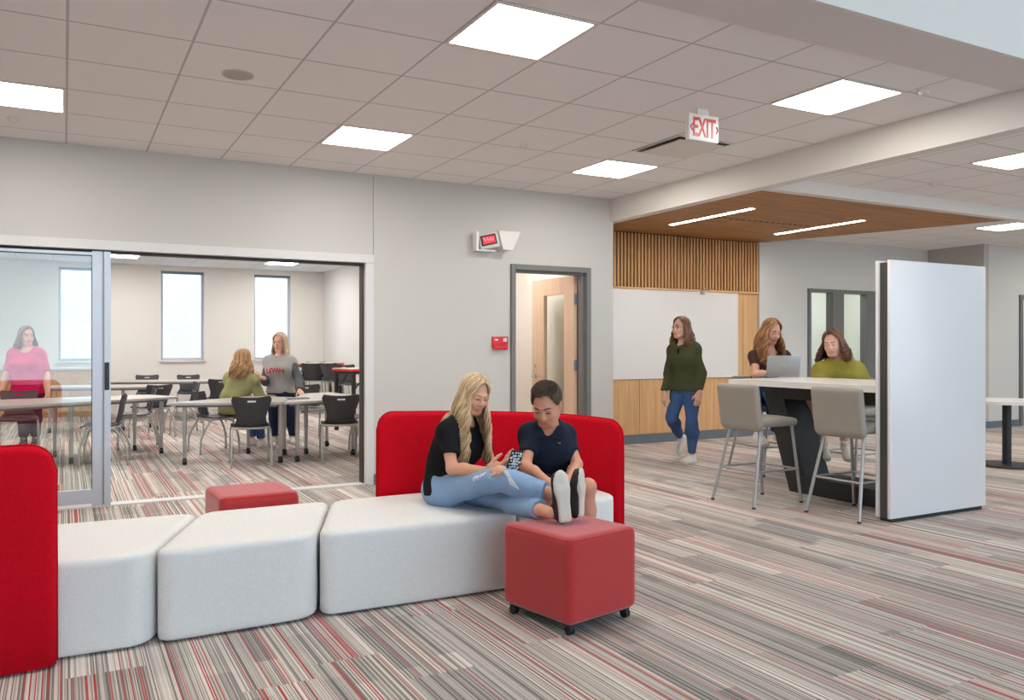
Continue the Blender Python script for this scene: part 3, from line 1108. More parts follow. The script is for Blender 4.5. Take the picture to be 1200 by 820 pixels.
t = thing('alarm_plate', 'red fire alarm plate on the grey wall left of the wooden door', 'alarm', (4.035, W0, 1.37))
obj('case', MB().bx(-.09, .09, -.035, 0, -.055, .065, .006), 'alarm_red', t, auto=40)
obj('lower_lip', MB().bx(-.082, .082, -.045, -.03, -.07, -.03, .004), 'alarm_red', t, auto=40)
obj('white_mark', MB().bx(.03, .07, -.0362, -.034, .015, .048), 'sign_white', t)
obj('white_mark', MB().bx(-.065, -.03, -.0362, -.034, .024, .040), 'sign_white', t)
obj('white_mark_line', MB().bx(.036, .064, -.0368, -.036, .028, .034), 'alarm_red', t)

# whiteboard
t = thing('whiteboard', 'large whiteboard on the oak panelled alcove wall', 'whiteboard', (7.2, AY - .03, 1.5))
obj('board', MB().bx(-1.68, 1.61, -.016, -.002, -.6, .6), 'board', t)
b = MB().bx(-1.69, 1.62, -.022, 0, .595, .612).bx(-1.69, 1.62, -.022, 0, -.612, -.595).bx(1.605, 1.62, -.021, 0, -.595, .595).bx(-1.69, -1.675, -.021, 0, -.595, .595)
obj('frame', b, 'alu', t)
t = thing('board_clip', 'small metal clip on the top edge of the whiteboard', 'clip', (8.12, AY - .06, 2.105))
obj('hook', MB().bx(-.03, .03, -.02, .01, -.03, .03, .004).tube([(0, -.02, .03), (.05, -.03, .07)], .007, 8), 'grey_plastic', t)


# ================================================================== LOUNGE SOFA
def poly_module(poly, z0, z1, h=.016, r=.055, mat='white_fab'):
    """upholstered module: polygon prism with soft vertical corners and soft top edge (signed distance of a convex polygon)"""
    P = np.array(poly, float)
    c = P.mean(0)
    lo = np.r_[P.min(0) - .06, z0 - .05]
    hi = np.r_[P.max(0) + .06, z1 + .05]
    F = SDF(lo, hi, h)
    sl, X, Y, Z = F.blk(lo - 1, hi + 1)
    n = len(P)
    D = []
    for i in range(n):
        a, b2 = P[i], P[(i + 1) % n]
        e = b2 - a
        nn = np.array([e[1], -e[0]])
        nn /= np.linalg.norm(nn)
        if (c - a) @ nn > 0:
            nn = -nn
        D.append((X - a[0]) * nn[0] + (Y - a[1]) * nn[1] + 0 * Z)
    rc = .085
    d2 = D[0] + rc
    acc = np.maximum(D[0] + rc, 0) ** 2
    ins = D[0] + rc
    for d in D[1:]:
        acc = acc + np.maximum(d + rc, 0) ** 2
        ins = np.maximum(ins, d + rc)
    side = np.sqrt(acc) + np.minimum(ins, 0) - rc
    top = Z - z1
    bot = z0 - Z
    rt = .022
    a1 = np.maximum(side + rt, 0)
    a2 = np.maximum(np.maximum(top, bot) + rt, 0)
    F.F = (np.sqrt(a1 * a1 + a2 * a2) + np.minimum(np.maximum(side, np.maximum(top, bot)) + rt, 0) - rt).astype(np.float32)
    return F


SEAT_Z = .42
mods = [
    ('white upholstered bench module beside the red backrest at far left', [(-.75, 3.86), (.33, 3.83), (.66, 4.66), (-.75, 4.72)], True),
    ('white wedge shaped bench module in the middle of the sofa row', [(.345, 3.83), (1.085, 3.85), (1.40, 4.66), (.675, 4.66)], False),
    ('long white bench module the blonde girl sits on', [(1.10, 3.85), (2.22, 3.83), (2.48, 4.66), (1.415, 4.66)], False),
    ('white bench module with the curved red backrest the boy sits on', [(2.235, 3.84), (3.02, 4.0), (3.05, 4.30), (2.80, 4.60), (2.495, 4.67)], True),
]


def back_panel(pts, z0, z1a, z1b, th=.075, h=.013, rc=.11):
    """felt covered screen following a plan curve, upper corners rounded"""
    P = []
    for i in range(len(pts) - 1):   # Catmull-Rom
        p0, p1, p2, p3 = (np.array(pts[max(0, min(len(pts) - 1, i + k))], float) for k in (-1, 0, 1, 2))
        for t_ in np.linspace(0, 1, 12, endpoint=False):
            P.append(.5 * (2 * p1 + (p2 - p0) * t_ + (2 * p0 - 5 * p1 + 4 * p2 - p3) * t_ ** 2 + (3 * p1 - p0 - 3 * p2 + p3) * t_ ** 3))
    P.append(np.array(pts[-1], float))
    P = np.array(P)
    L = np.r_[0, np.cumsum(np.linalg.norm(np.diff(P, axis=0), axis=1))]
    tot = L[-1]
    n = 90
    s = np.linspace(0, tot, n)
    C = np.stack([np.interp(s, L, P[:, 0]), np.interp(s, L, P[:, 1])], 1)
    T = np.gradient(C, axis=0)
    T /= np.linalg.norm(T, axis=1)[:, None]
    N = np.stack([-T[:, 1], T[:, 0]], 1)
    b = MB()
    rings = []
    m = 12
    for i in range(n):
        zt = z1a + (z1b - z1a) * s[i] / tot
        e = min(s[i], tot - s[i])
        if e < rc:
            zt -= rc - math.sqrt(max(0, rc * rc - (rc - e) ** 2))
        w = th / 2 * min(1.0, .35 + math.sqrt(min(1, e / .03)) * .65)
        ring = []
        for q, zz in ((-1, z0), (-1, z0 + .3), (-1, zt - .03)):
            ring.append((C[i][0] + N[i][0] * w * q, C[i][1] + N[i][1] * w * q, zz))
        for a in np.linspace(math.pi, 0, 7)[1:-1]:
            ring.append((C[i][0] + N[i][0] * w * math.cos(a), C[i][1] + N[i][1] * w * math.cos(a), zt - .03 + .03 * math.sin(a)))
        for q, zz in ((1, zt - .03), (1, z0 + .3), (1, z0)):
            ring.append((C[i][0] + N[i][0] * w * q, C[i][1] + N[i][1] * w * q, zz))
        rings.append(ring)
    b.rings(rings)
    pip = MB()
    top = []
    for i in range(n):
        zt = z1a + (z1b - z1a) * s[i] / tot
        e = min(s[i], tot - s[i])
        if e < rc:
            zt -= rc - math.sqrt(max(0, rc * rc - (rc - e) ** 2))
        top.append((C[i][0], C[i][1], zt + .001))
    top = [(C[0][0] - T[0][0] * .002, C[0][1] - T[0][1] * .002, z0 + .01)] + top + [(C[-1][0] + T[-1][0] * .002, C[-1][1] + T[-1][1] * .002, z0 + .01)]
    pip.tube(top, .006, 6)
    return b, pip


for k, (lb, poly, bk) in enumerate(mods):
    c = np.mean(poly, 0)
    t = thing('bench_module', lb, 'sofa module', (c[0], c[1], 0), 0, 'modular lounge bench pieces')
    sdf_obj('seat', poly_module(poly, .006, SEAT_Z), 'white_fab', t)
    P = np.array(poly)
    for q in P:
        g = c + (q - c) * .78
        obj('glide', MB().cyl((g[0], g[1], 0), (g[0], g[1], .045), .025, 12), 'black', t, world=True)
    if bk:
        if k == 0:
            pts = [(-1.2, 4.7), (-1.22, 4.2), (-1.0, 3.86), (-.6, 3.76), (-.25, 3.775), (-.03, 3.80)]
            bb, pp = back_panel(pts, .012, .925, .925)
        else:
            pts = [(1.72, 4.72), (2.2, 4.76), (2.65, 4.70), (3.0, 4.46), (3.125, 4.09)]
            bb, pp = back_panel(pts, .012, .925, .862)
        o = obj('backrest', bb, 'red_fab', t, world=True, smooth=True)
        obj('piping', pp, 'piping_red', o, world=True, smooth=True)


def ottoman(loc, rz, label, s=.475, h=.452):
    t = thing('ottoman', label, 'ottoman', (loc[0], loc[1], 0), rz, 'coral red cube ottomans')
    hs = s / 2
    F = SDF((-hs - .03, -hs - .03, .02), (hs + .03, hs + .03, h + .03), .012)
    F.rbox((0, 0, (.05 + h) / 2), (hs, hs, (h - .05) / 2), None, .035, 0)
    me = sdf_obj('cushion', F, 'coral_fab', t, world=False, loc=(0, 0, 0))
    seam = MB()
    hh = hs - .022
    pts = []
    for cx_, cy_, a0 in ((hh, hh, 0), (-hh, hh, 90), (-hh, -hh, 180), (hh, -hh, 270)):
        for a in range(0, 91, 15):
            pts.append((cx_ - .014 * (1 if cx_ > 0 else -1) + .028 * math.cos(math.radians(a0 + a)), cy_ - .014 * (1 if cy_ > 0 else -1) + .028 * math.sin(math.radians(a0 + a)), h - .011))
    pts.append(pts[0])
    obj('seam', seam.tube(pts, .0022, 6, False), 'coral_fab', t, smooth=True)
    obj('base', MB().bx(-hs + .03, hs - .03, -hs + .03, hs - .03, .045, .06), 'black', t)
    for sx in (-1, 1):
        for sy in (-1, 1):
            x, y = sx * (hs - .045), sy * (hs - .045)
            cst = obj('caster', MB().cyl((x, y, .03), (x, y, .055), .012, 10).bx(x - .016, x + .016, y - .018, y + .018, .028, .048, .006), 'black', t)
            obj('wheel', MB().cyl((x - .014, y, .022), (x - .003, y, .022), .022, 18).cyl((x + .003, y, .022), (x + .014, y, .022), .022, 18), 'black', cst, auto=40)
    obj('fabric_tag', MB().bx(hs - .001, hs + .004, -hs + .05, -hs + .07, .09, .10), 'black', t)
    return t


ottoman((2.225, 3.345), math.radians(12), 'coral red cube ottoman on casters in front, with the shoes resting on it')
ottoman((1.03, 5.08), math.radians(2), 'coral red cube ottoman behind the white bench row')


# ================================================================== BAR TABLE, PARTITION, STOOLS
t = thing('partition_panel', 'tall white marker board partition standing beside the bar table', 'partition', (6.1, 4.05, 0))
obj('front_face', MB().bx(5.525, 6.72, 3.975, 4.0, .03, 1.985, .004), 'panel_white', t, world=True, auto=30)
obj('back_face', MB().bx(5.525, 6.72, 4.075, 4.1, .03, 1.985, .004), 'panel_white', t, world=True, auto=30)
obj('core', MB().bx(5.545, 6.70, 4.0, 4.075, .03, 1.97), 'panel_core', t, world=True)
obj('base', MB().bx(5.56, 6.69, 3.99, 4.085, .0, .03), 'black', t, world=True)

t = thing('bar_table', 'long bar height table with white top and black angled leg', 'table', (6.0, 5.0, 0))
tb = MB().prism([(5.55, 4.105), (5.55, 5.66), (6.62, 5.72), (6.62, 4.105)], .975, 1.026)
obj('tabletop', tb, 'white_lam', t, world=True)
b = MB()
b.add([(5.95, 5.37, .85), (5.95, 5.63, .975), (5.95, 5.30, 0.0), (5.95, 5.06, 0.0), (5.95, 5.37, .975), (6.26, 5.37, .85), (6.26, 5.63, .975), (6.26, 5.30, 0), (6.26, 5.06, 0), (6.26, 5.37, .975)],
      [(0, 4, 1, 2, 3), (5, 8, 7, 6, 9), (4, 9, 6, 1), (1, 6, 7, 2), (3, 2, 7, 8), (0, 3, 8, 5), (0, 5, 9, 4)])
obj('leg', b, 'black_lam', t, world=True)
obj('rail', MB().bx(5.95, 6.38, 4.105, 5.365, .845, .974), 'black_lam', t, world=True)
obj('plinth', MB().bx(5.945, 6.385, 4.105, 5.2, 0.004, .15, .004), 'black_lam', t, world=True)


def make_stool(label):
    """upholstered counter stool, faces +Y"""
    t = thing('bar_stool', label, 'stool', (0, 0, 0), 0, 'taupe bar stools at the high table')
    F = SDF((-.28, -.3, .56), (.28, .32, .80), .011)
    F.rbox((0, .02, .69), (.215, .235, .035), None, .03, 0)
    F.ell((0, .02, .722), (.2, .22, .012), None, .02)
    sdf_obj('seat', F, 'stool_fab', t, world=False, loc=(0, 0, 0))
    F = SDF((-.28, -.34, .58), (.28, -.08, 1.06), .011)
    a = math.radians(8)
    R = np.array([[1, 0, 0], [0, math.cos(a), math.sin(a)], [0, -math.sin(a), math.cos(a)]])
    F.rbox((0, -.215, .83), (.225, .035, .185), R, .03, 0)
    F.rbox((0, -.185, .67), (.21, .03, .05), None, .03, .03)
    sdf_obj('backrest', F, 'stool_fab', t, world=False, loc=(0, 0, 0))
    tops = {(-1, -1): (-.17, -.14), (1, -1): (.17, -.14), (-1, 1): (-.185, .2), (1, 1): (.185, .2)}
    feet = {(-1, -1): (-.235, -.29), (1, -1): (.235, -.29), (-1, 1): (-.215, .28), (1, 1): (.215, .28)}
    mid = {}
    for k in tops:
        p, q = np.array([*tops[k], .66]), np.array([*feet[k], .012])
        lg = obj('leg', MB().tube([p, q], .0135, 12), 'stool_steel', t, auto=50)
        obj('glide', MB().cyl((q[0], q[1], 0), (q[0], q[1], .016), .015, 12), 'black', lg)
        mid[k] = p + (q - p) * ((.66 - .29) / .648)
    for a_, b_ in (((-1, -1), (1, -1)), ((-1, 1), (1, 1)), ((-1, -1), (-1, 1)), ((1, -1), (1, 1))):
        obj('footrest', MB().tube([mid[a_], mid[b_]], .009, 10), 'stool_steel', t, auto=50)
    return t


st = make_stool('taupe bar stool on the camera side of the table, nearer the alcove end')
st.location = (5.31, 5.07, 0)
st.rotation_euler = (0, 0, -math.pi / 2)
dup(st, (5.60, 4.33, 0), -math.pi / 2 + .04, 'taupe bar stool on the camera side right beside the white partition')
STOOL_A = dup(st, (6.62, 6.2, .05), math.pi - .15, 'bar stool under the girl with the laptop, end of the table')
STOOL_A.location = (6.62, 6.24, 0)
dup(st, (7.0, 5.42, 0), math.pi / 2, 'bar stool under the girl in the olive sweater, far side')

# laptop
lp = at(917.5, 441, 8.0)
t = thing('laptop', 'open silver laptop on the white bar table', 'laptop', (lp[0], lp[1], 1.027), -YAW * .8)
obj('base', MB().bx(-.17, .17, 0, .235, 0, .016, .004), 'laptop', t, auto=30)
scr = MB().box((0, -.012, .112), (.345, .008, .208), Matrix.Rotation(math.radians(9), 4, 'X'), .003)
obj('lid', scr, 'laptop', t, auto=30)
obj('display', MB().box((0, -.0068, .114), (.325, .002, .180), Matrix.Rotation(math.radians(9), 4, 'X')), 'black', t)
obj('keyboard', MB().bx(-.15, .15, .03, .135, .0158, .0172), 'black', t)
obj('emblem', MB().box((0, -.0165, .112), (.062, .001, .011), Matrix.Rotation(math.radians(9), 4, 'X')), 'chrome', t)

# round cafe table at the right edge
t = thing('round_table', 'round pedestal table with pale top at the right edge', 'table', (9.35, 5.3, 0))
obj('tabletop', MB().cyl((0, 0, .705), (0, 0, .735), .46, 56), 'white_lam', t, auto=40)
obj('column', MB().cyl((0, 0, .02), (0, 0, .705), .045, 20), 'black_lam', t, auto=40)
obj('base', MB().cyl((0, 0, 0), (0, 0, .025), .30, 40, 0, .285), 'black_lam', t, auto=40)


# ================================================================== CLASSROOM FURNITURE
def make_chair(label, seat_z=.435, tall=False):
    """moulded plastic school chair, faces +Y"""
    g = 'tall black classroom stools' if tall else 'black plastic classroom chairs'
    t = thing('classroom_chair', label, 'chair', (0, 0, 0), 0, g)
    dz = seat_z - .435
    prof = [(.225, .425, .195), (.20, .442, .205), (.1, .446, .212), (0, .437, .214), (-.1, .437, .208), (-.15, .45, .19), (-.178, .48, .168)]
    back = [(-.178, .48, .168), (-.190, .52, .158), (-.2, .56, .160), (-.212, .62, .178), (-.224, .68, .2), (-.238, .735, .215), (-.25, .785, .216)]

    def sheet(pr, nu, bend, ears):
        bm = bmesh.new()
        # refine profile
        q = []
        for i in range(len(pr) - 1):
            for s in np.linspace(0, 1, 4, endpoint=False):
                q.append(tuple(np.array(pr[i]) * (1 - s) + np.array(pr[i + 1]) * s))
        q.append(pr[-1])
        rows = []
        for vi, (y, z, w_) in enumerate(q):
            row = []
            for ui in range(nu + 1):
                u = -1 + 2 * ui / nu
                zz = z + dz
                yy = y
                if bend:
                    yy += .035 * u * u
                    v = vi / (len(q) - 1)
                    zz += -.018 * (1 - u * u) * max(0, v - .6) * 2.5
                    if .05 < v < .62:
                        yy += .003 * math.cos(u * 34)
                    if v > .85:
                        w2 = w_ * (1 - .10 * ((v - .85) / .15) ** 2)
                    else:
                        w2 = w_
                else:
                    zz += .012 * u * u
                    w2 = w_
                row.append(bm.verts.new((u * w2, yy, zz)))
            rows.append(row)
        for i in range(len(rows) - 1):
            for j in range(nu):
                v = (i + .5) / (len(q) - 1)
                u = -1 + 2 * (j + .5) / nu
                if bend and .80 < v < .87 and abs(u) < .2:
                    continue
                bm.faces.new((rows[i][j], rows[i][j + 1], rows[i + 1][j + 1], rows[i + 1][j]))
        bmesh.ops.recalc_face_normals(bm, faces=bm.faces)
        bmesh.ops.solidify(bm, geom=list(bm.faces), thickness=.011)
        return MB().bm(bm)
    obj('seat', sheet(prof, 16, False, False), 'chair_black', t, auto=50)
    obj('backrest', sheet(back, 28, True, True), 'chair_black', t, auto=50)
    z = seat_z - .012
    # seat frame: bar around under the seat
    fr = MB().tube([(-.19, .17, z), (-.2, .0, z), (-.2, -.12, z), (-.17, -.165, z), (.17, -.165, z), (.2, -.12, z), (.2, 0, z), (.19, .17, z)], .011, 8)
    obj('seat_frame', fr, 'steel', t, auto=60)
    for s in (-1, 1):
        if tall:
            p1 = [(s * .19, -.12, z), (s * .205, -.18, z - .1), (s * .215, -.22, z * .45), (s * .22, -.24, .012)]
            p2 = [(s * .19, .15, z), (s * .2, .19, z - .1), (s * .21, .21, z * .45), (s * .215, .23, .012)]
        else:
            p1 = [(s * .2, -.1, z), (s * .205, -.14, z - .02), (s * .21, -.215, z - .14), (s * .213, -.255, z - .24), (s * .215, -.265, .012)]
            p2 = [(s * .2, .12, z), (s * .205, .15, z - .02), (s * .21, .2, z - .14), (s * .213, .225, z - .24), (s * .215, .23, .012)]
        for p in (p1, p2):
            lg = obj('leg', MB().tube(p, .0125, 8), 'steel', t, auto=60)
            obj('foot_glide', MB().cyl((p[-1][0], p[-1][1], 0), (p[-1][0], p[-1][1], .02), .015, 8), 'grey_plastic', lg)
    if tall:
        obj('footrest', MB().tube([(-.212, .215, .25), (.212, .215, .25)], .01, 8), 'steel', t)
    return t


ch = make_chair('black classroom chair seen from behind, directly left of the caster legs at the grey table')
rot = lambda deg: math.radians(deg - 90)
ch.location = (1.87, 9.27, 0)
ch.rotation_euler = (0, 0, rot(82))
for x, y, a, lb in [
    (2.87, 9.14, 77, 'black classroom chair seen from behind, nearest the right jamb of the glass opening'),
    (1.70, 10.62, 12, 'black classroom chair the girl in the sage jacket sits on'),
    (.40, 10.10, 172, 'black classroom chair right behind the silver stile of the sliding door'),
    (.85, 11.52, 178, 'black classroom chair behind the left grey table, second from the door stile'),
    (1.14, 12.75, 118, 'black classroom chair seen from behind at the second row of tables'),
    (1.62, 13.1, 185, 'black classroom chair in profile at the end of the second table row'),
    (2.36, 14.5, 96, 'black classroom chair seen from behind, just left of the sage jacket'),
    (1.45, 16.75, -88, 'black classroom chair facing the camera at the back row, under the middle window'),
    (2.15, 16.5, -96, 'black classroom chair facing the camera at the back row, right of the middle window'),
    (-.5, 11.5, -88, 'black classroom chair behind the glass, in front of the woman in pink'),
    (3.13, 11.42, -92, 'black classroom chair on the far side of the right grey table, facing the camera'),
    (3.46, 9.74, 172, 'black classroom chair partly cut off by the right jamb of the glass opening'),
]:
    dup(ch, (x, y, 0), rot(a), lb)
tall = make_chair('tall black stool left of the teacher at the red edged tables', .66, True)
tall.location = (4.42, 15.9, 0)
tall.rotation_euler = (0, 0, rot(75))
for x, y, a, lb in [
    (4.8, 16.85, -95, 'tall black stool behind the farther red edged table'),
    (4.72, 15.35, -70, 'tall black stool between the two red edged tables'),
    (4.55, 13.9, -80, 'tall black stool behind the nearer red edged table'),
]:
    dup(tall, (x, y, 0), rot(a), lb)


def class_table(poly, legs, label, z=.705, inset=None):
    c = np.mean(poly, 0)
    t = thing('classroom_table', label, 'table', (c[0], c[1], 0), 0, 'grey classroom tables')
    b = bmesh.new()
    vs = [b.verts.new((x, y, z - .026)) for x, y in poly]
    f = b.faces.new(vs)
    r = bmesh.ops.extrude_face_region(b, geom=[f])
    bmesh.ops.translate(b, vec=(0, 0, .026), verts=[g for g in r['geom'] if isinstance(g, bmesh.types.BMVert)])
    ve = [e for e in b.edges if abs(e.verts[0].co.z - e.verts[1].co.z) > .01]
    bmesh.ops.bevel(b, geom=ve, offset=.07, segments=5, affect='EDGES', profile=.5)
    top = MB().bm(b)
    obj('tabletop', top, 'table_grey', t, world=True, auto=40)
    # edge band
    P = np.array(poly, float)
    for x, y in legs:
        lg = obj('leg', MB().cyl((x, y, .33), (x, y, z - .026), .026, 14).cyl((x, y, .075), (x, y, .34), .021, 14), 'steel', t, world=True, auto=40)
        obj('caster', MB().cyl((x, y, .06), (x, y, .08), .02, 10).cyl((x - .022, y, .033), (x + .022, y, .033), .033, 16), 'black', lg, world=True, auto=40)
    obj('under_frame', MB().prism([tuple(c + (p - c) * .86) for p in P], z - .055, z - .027), 'edge_grey', t, world=True)
    return t


class_table([(.97, 9.52), (2.17, 9.06), (2.54, 9.95), (2.06, 10.36)], [(1.205, 9.58), (2.205, 9.26), (2.40, 9.88), (2.03, 10.2)],
            'grey trapezoid classroom table with the pointed left end, nearest the camera')
class_table([(2.185, 9.055), (3.36, 9.31), (3.27, 10.78), (2.87, 10.66)], [(2.39, 9.22), (2.66, 9.84), (3.12, 10.5), (3.15, 9.5)],
            'grey classroom table where the teacher rests her hand, right of the seam')
class_table([(-.95, 9.6), (1.3, 10.72), (.98, 11.35), (-.95, 11.0)], [(1.075, 10.72), (.07, 10.25), (-.1, 10.95), (.80, 11.17)],
            'grey classroom table behind the sliding glass panel at left')
class_table([(-.4, 13.95), (1.5, 13.5), (1.45, 14.4), (-.3, 14.85)], [(.82, 13.8), (1.3, 13.65), (-.2, 14.1), (1.25, 14.25)],
            'grey classroom table in the middle row behind the chairs')
class_table([(.35, 16.0), (2.7, 15.2), (2.9, 15.9), (.55, 16.75)], [(.6, 16.1), (2.2, 15.6), (2.6, 15.8), (.75, 16.5)],
            'long grey classroom table in the back row below the middle window')


def red_table(x, y, rz, z, label):
    t = thing('high_table', label, 'table', (x, y, 0), rz, 'red edged high tables')
    obj('tabletop', MB().bx(-.45, .45, -.3, .3, z - .01, z), 'white_lam', t)
    obj('edge_band', MB().bx(-.455, .455, -.305, .305, z - .04, z - .011), 'red_edge', t)
    obj('under_frame', MB().bx(-.42, .42, -.27, .27, z - .09, z - .04), 'black', t)
    for sx in (-1, 1):
        for sy in (-1, 1):
            obj('leg', MB().bx(sx * .4 - .025, sx * .4 + .025, sy * .25 - .025, sy * .25 + .025, 0, z - .05), 'black', t)
            obj('brace', MB().tube([(sx * .4, sy * .25, z - .35), (sx * .16, sy * .25, z - .07)], .012, 8), 'black', t)
    return t


red_table(4.32, 12.35, .25, .99, 'nearer red edged high table at the right of the classroom')
red_table(4.66, 16.35, .1, 1.0, 'farther red edged high table beside the right classroom wall')

nb_ = at(321, 458, 10.6)
t = thing('notebook', 'grey closed notebook lying on the table before the teacher', 'notebook', (2.5, 9.62, .706), -.1)
obj('cover', MB().bx(-.13, .13, -.1, .1, 0, .012, .003), plain('notebook_cover', lin(118, 118, 122), .5), t)
obj('pages', MB().bx(-.126, .13, -.097, .097, .003, .009), 'white_paint', t)

# wall cabinets under the left classroom window
for i in range(6):
    x1 = .48 - i * .62
    x0 = x1 - .6
    t = thing('base_cabinet', 'maple base cabinet, number %s from the right end of the counter run' % ['one', 'two', 'three', 'four', 'five', 'six'][i], 'cabinet', ((x0 + x1) / 2, 17.3, 0), 0, 'maple cabinets under the classroom window')
    t['label'] = ['maple base cabinet at the right end of the counter, beside the door stile', 'maple base cabinet below the window behind the glass', 'maple base cabinet just right of the woman in pink', 'maple base cabinet directly behind the woman in pink', 'maple base cabinet at the left photo edge, left of the woman', 'maple base cabinet beyond the left photo edge'][i]
    hw = .308
    obj('body', MB().bx(-hw, hw, -.25, .3, .09, .89).bx(-hw, hw, -.2, .3, 0, .09), 'maple', t)
    for s in (-1, 1):
        d = obj('door', MB().bx(min(0, s * hw) + .003, max(0, s * hw) - .003, -.27, -.251, .1, .72, .002), 'maple', t)
        obj('handle', MB().tube([(s * .04, -.27, .60), (s * .04, -.295, .60), (s * .04, -.295, .69), (s * .04, -.27, .69)], .005, 6), 'chrome', d)
    d = obj('drawer', MB().bx(-hw + .003, hw - .003, -.27, -.251, .73, .88, .002), 'maple', t)
    obj('handle', MB().tube([(-.06, -.27, .805), (-.06, -.295, .805), (.06, -.295, .805), (.06, -.27, .805)], .005, 6), 'chrome', d)
t = tag(obj('countertop', MB().bx(-3.3, .53, 17.0, 17.6, .893, .93, .004), 'counter', loc=(-1.4, 17.3, .9)), 'pale blue countertop on the maple cabinets', 'countertop')


# ================================================================== PEOPLE
def skin_mat(name, c):
    t = NT(name)
    tc = t.n('ShaderNodeTexCoord')
    no = t.n('ShaderNodeTexNoise')
    no.inputs['Scale'].default_value = 25
    t.l(tc.outputs['Object'], no.inputs['Vector'])
    a = (c[0] * .95, c[1] * .9, c[2] * .9, 1)
    t.l(t.mixc(no.outputs[0], a, (min(1, c[0] * 1.05), c[1] * 1.06, c[2] * 1.06, 1)), t.b.inputs['Base Color'])
    t.b.inputs['Roughness'].default_value = 0.52
    t.b.inputs['Specular IOR Level'].default_value = 0.35
    t.b.inputs['Subsurface Weight'].default_value = 0.08
    t.b.inputs['Subsurface Radius'].default_value = (0.01, 0.004, 0.002)
    return t.m


def hair_mats(name, cols):
    return [plain('%s_hair_%d' % (name, i), c, 0.45, var=.12, scale=30, spec=.4) for i, c in enumerate(cols)]


def denim(name, c):
    return fabric(name, c, .10, 420, .2)


M['eye_white'] = plain('eye_white', lin(232, 228, 224), .25)
M['iris'] = plain('eye_iris', lin(58, 44, 36), .2)
M['teeth'] = plain('teeth', lin(236, 230, 222), .3)
M['sole_white'] = plain('pale_rubber_sole', lin(214, 208, 196), .7, var=.08, scale=40, bump=.3, bscale=160)
M['shoe_dark'] = fabric('dark_knit_shoe', lin(62, 58, 58), .12, 400)
M['shoe_white'] = plain('white_sneaker', lin(226, 222, 216), .6, var=.04)


def frame3(f, u):
    f = nrm(f)
    r = nrm(np.cross(f, u))
    u = np.cross(r, f)
    return np.array([r, f, u])


def L2W(c, R, s):
    return lambda x, y, z: np.array(c) + s * (R[0] * x + R[1] * y + R[2] * z)


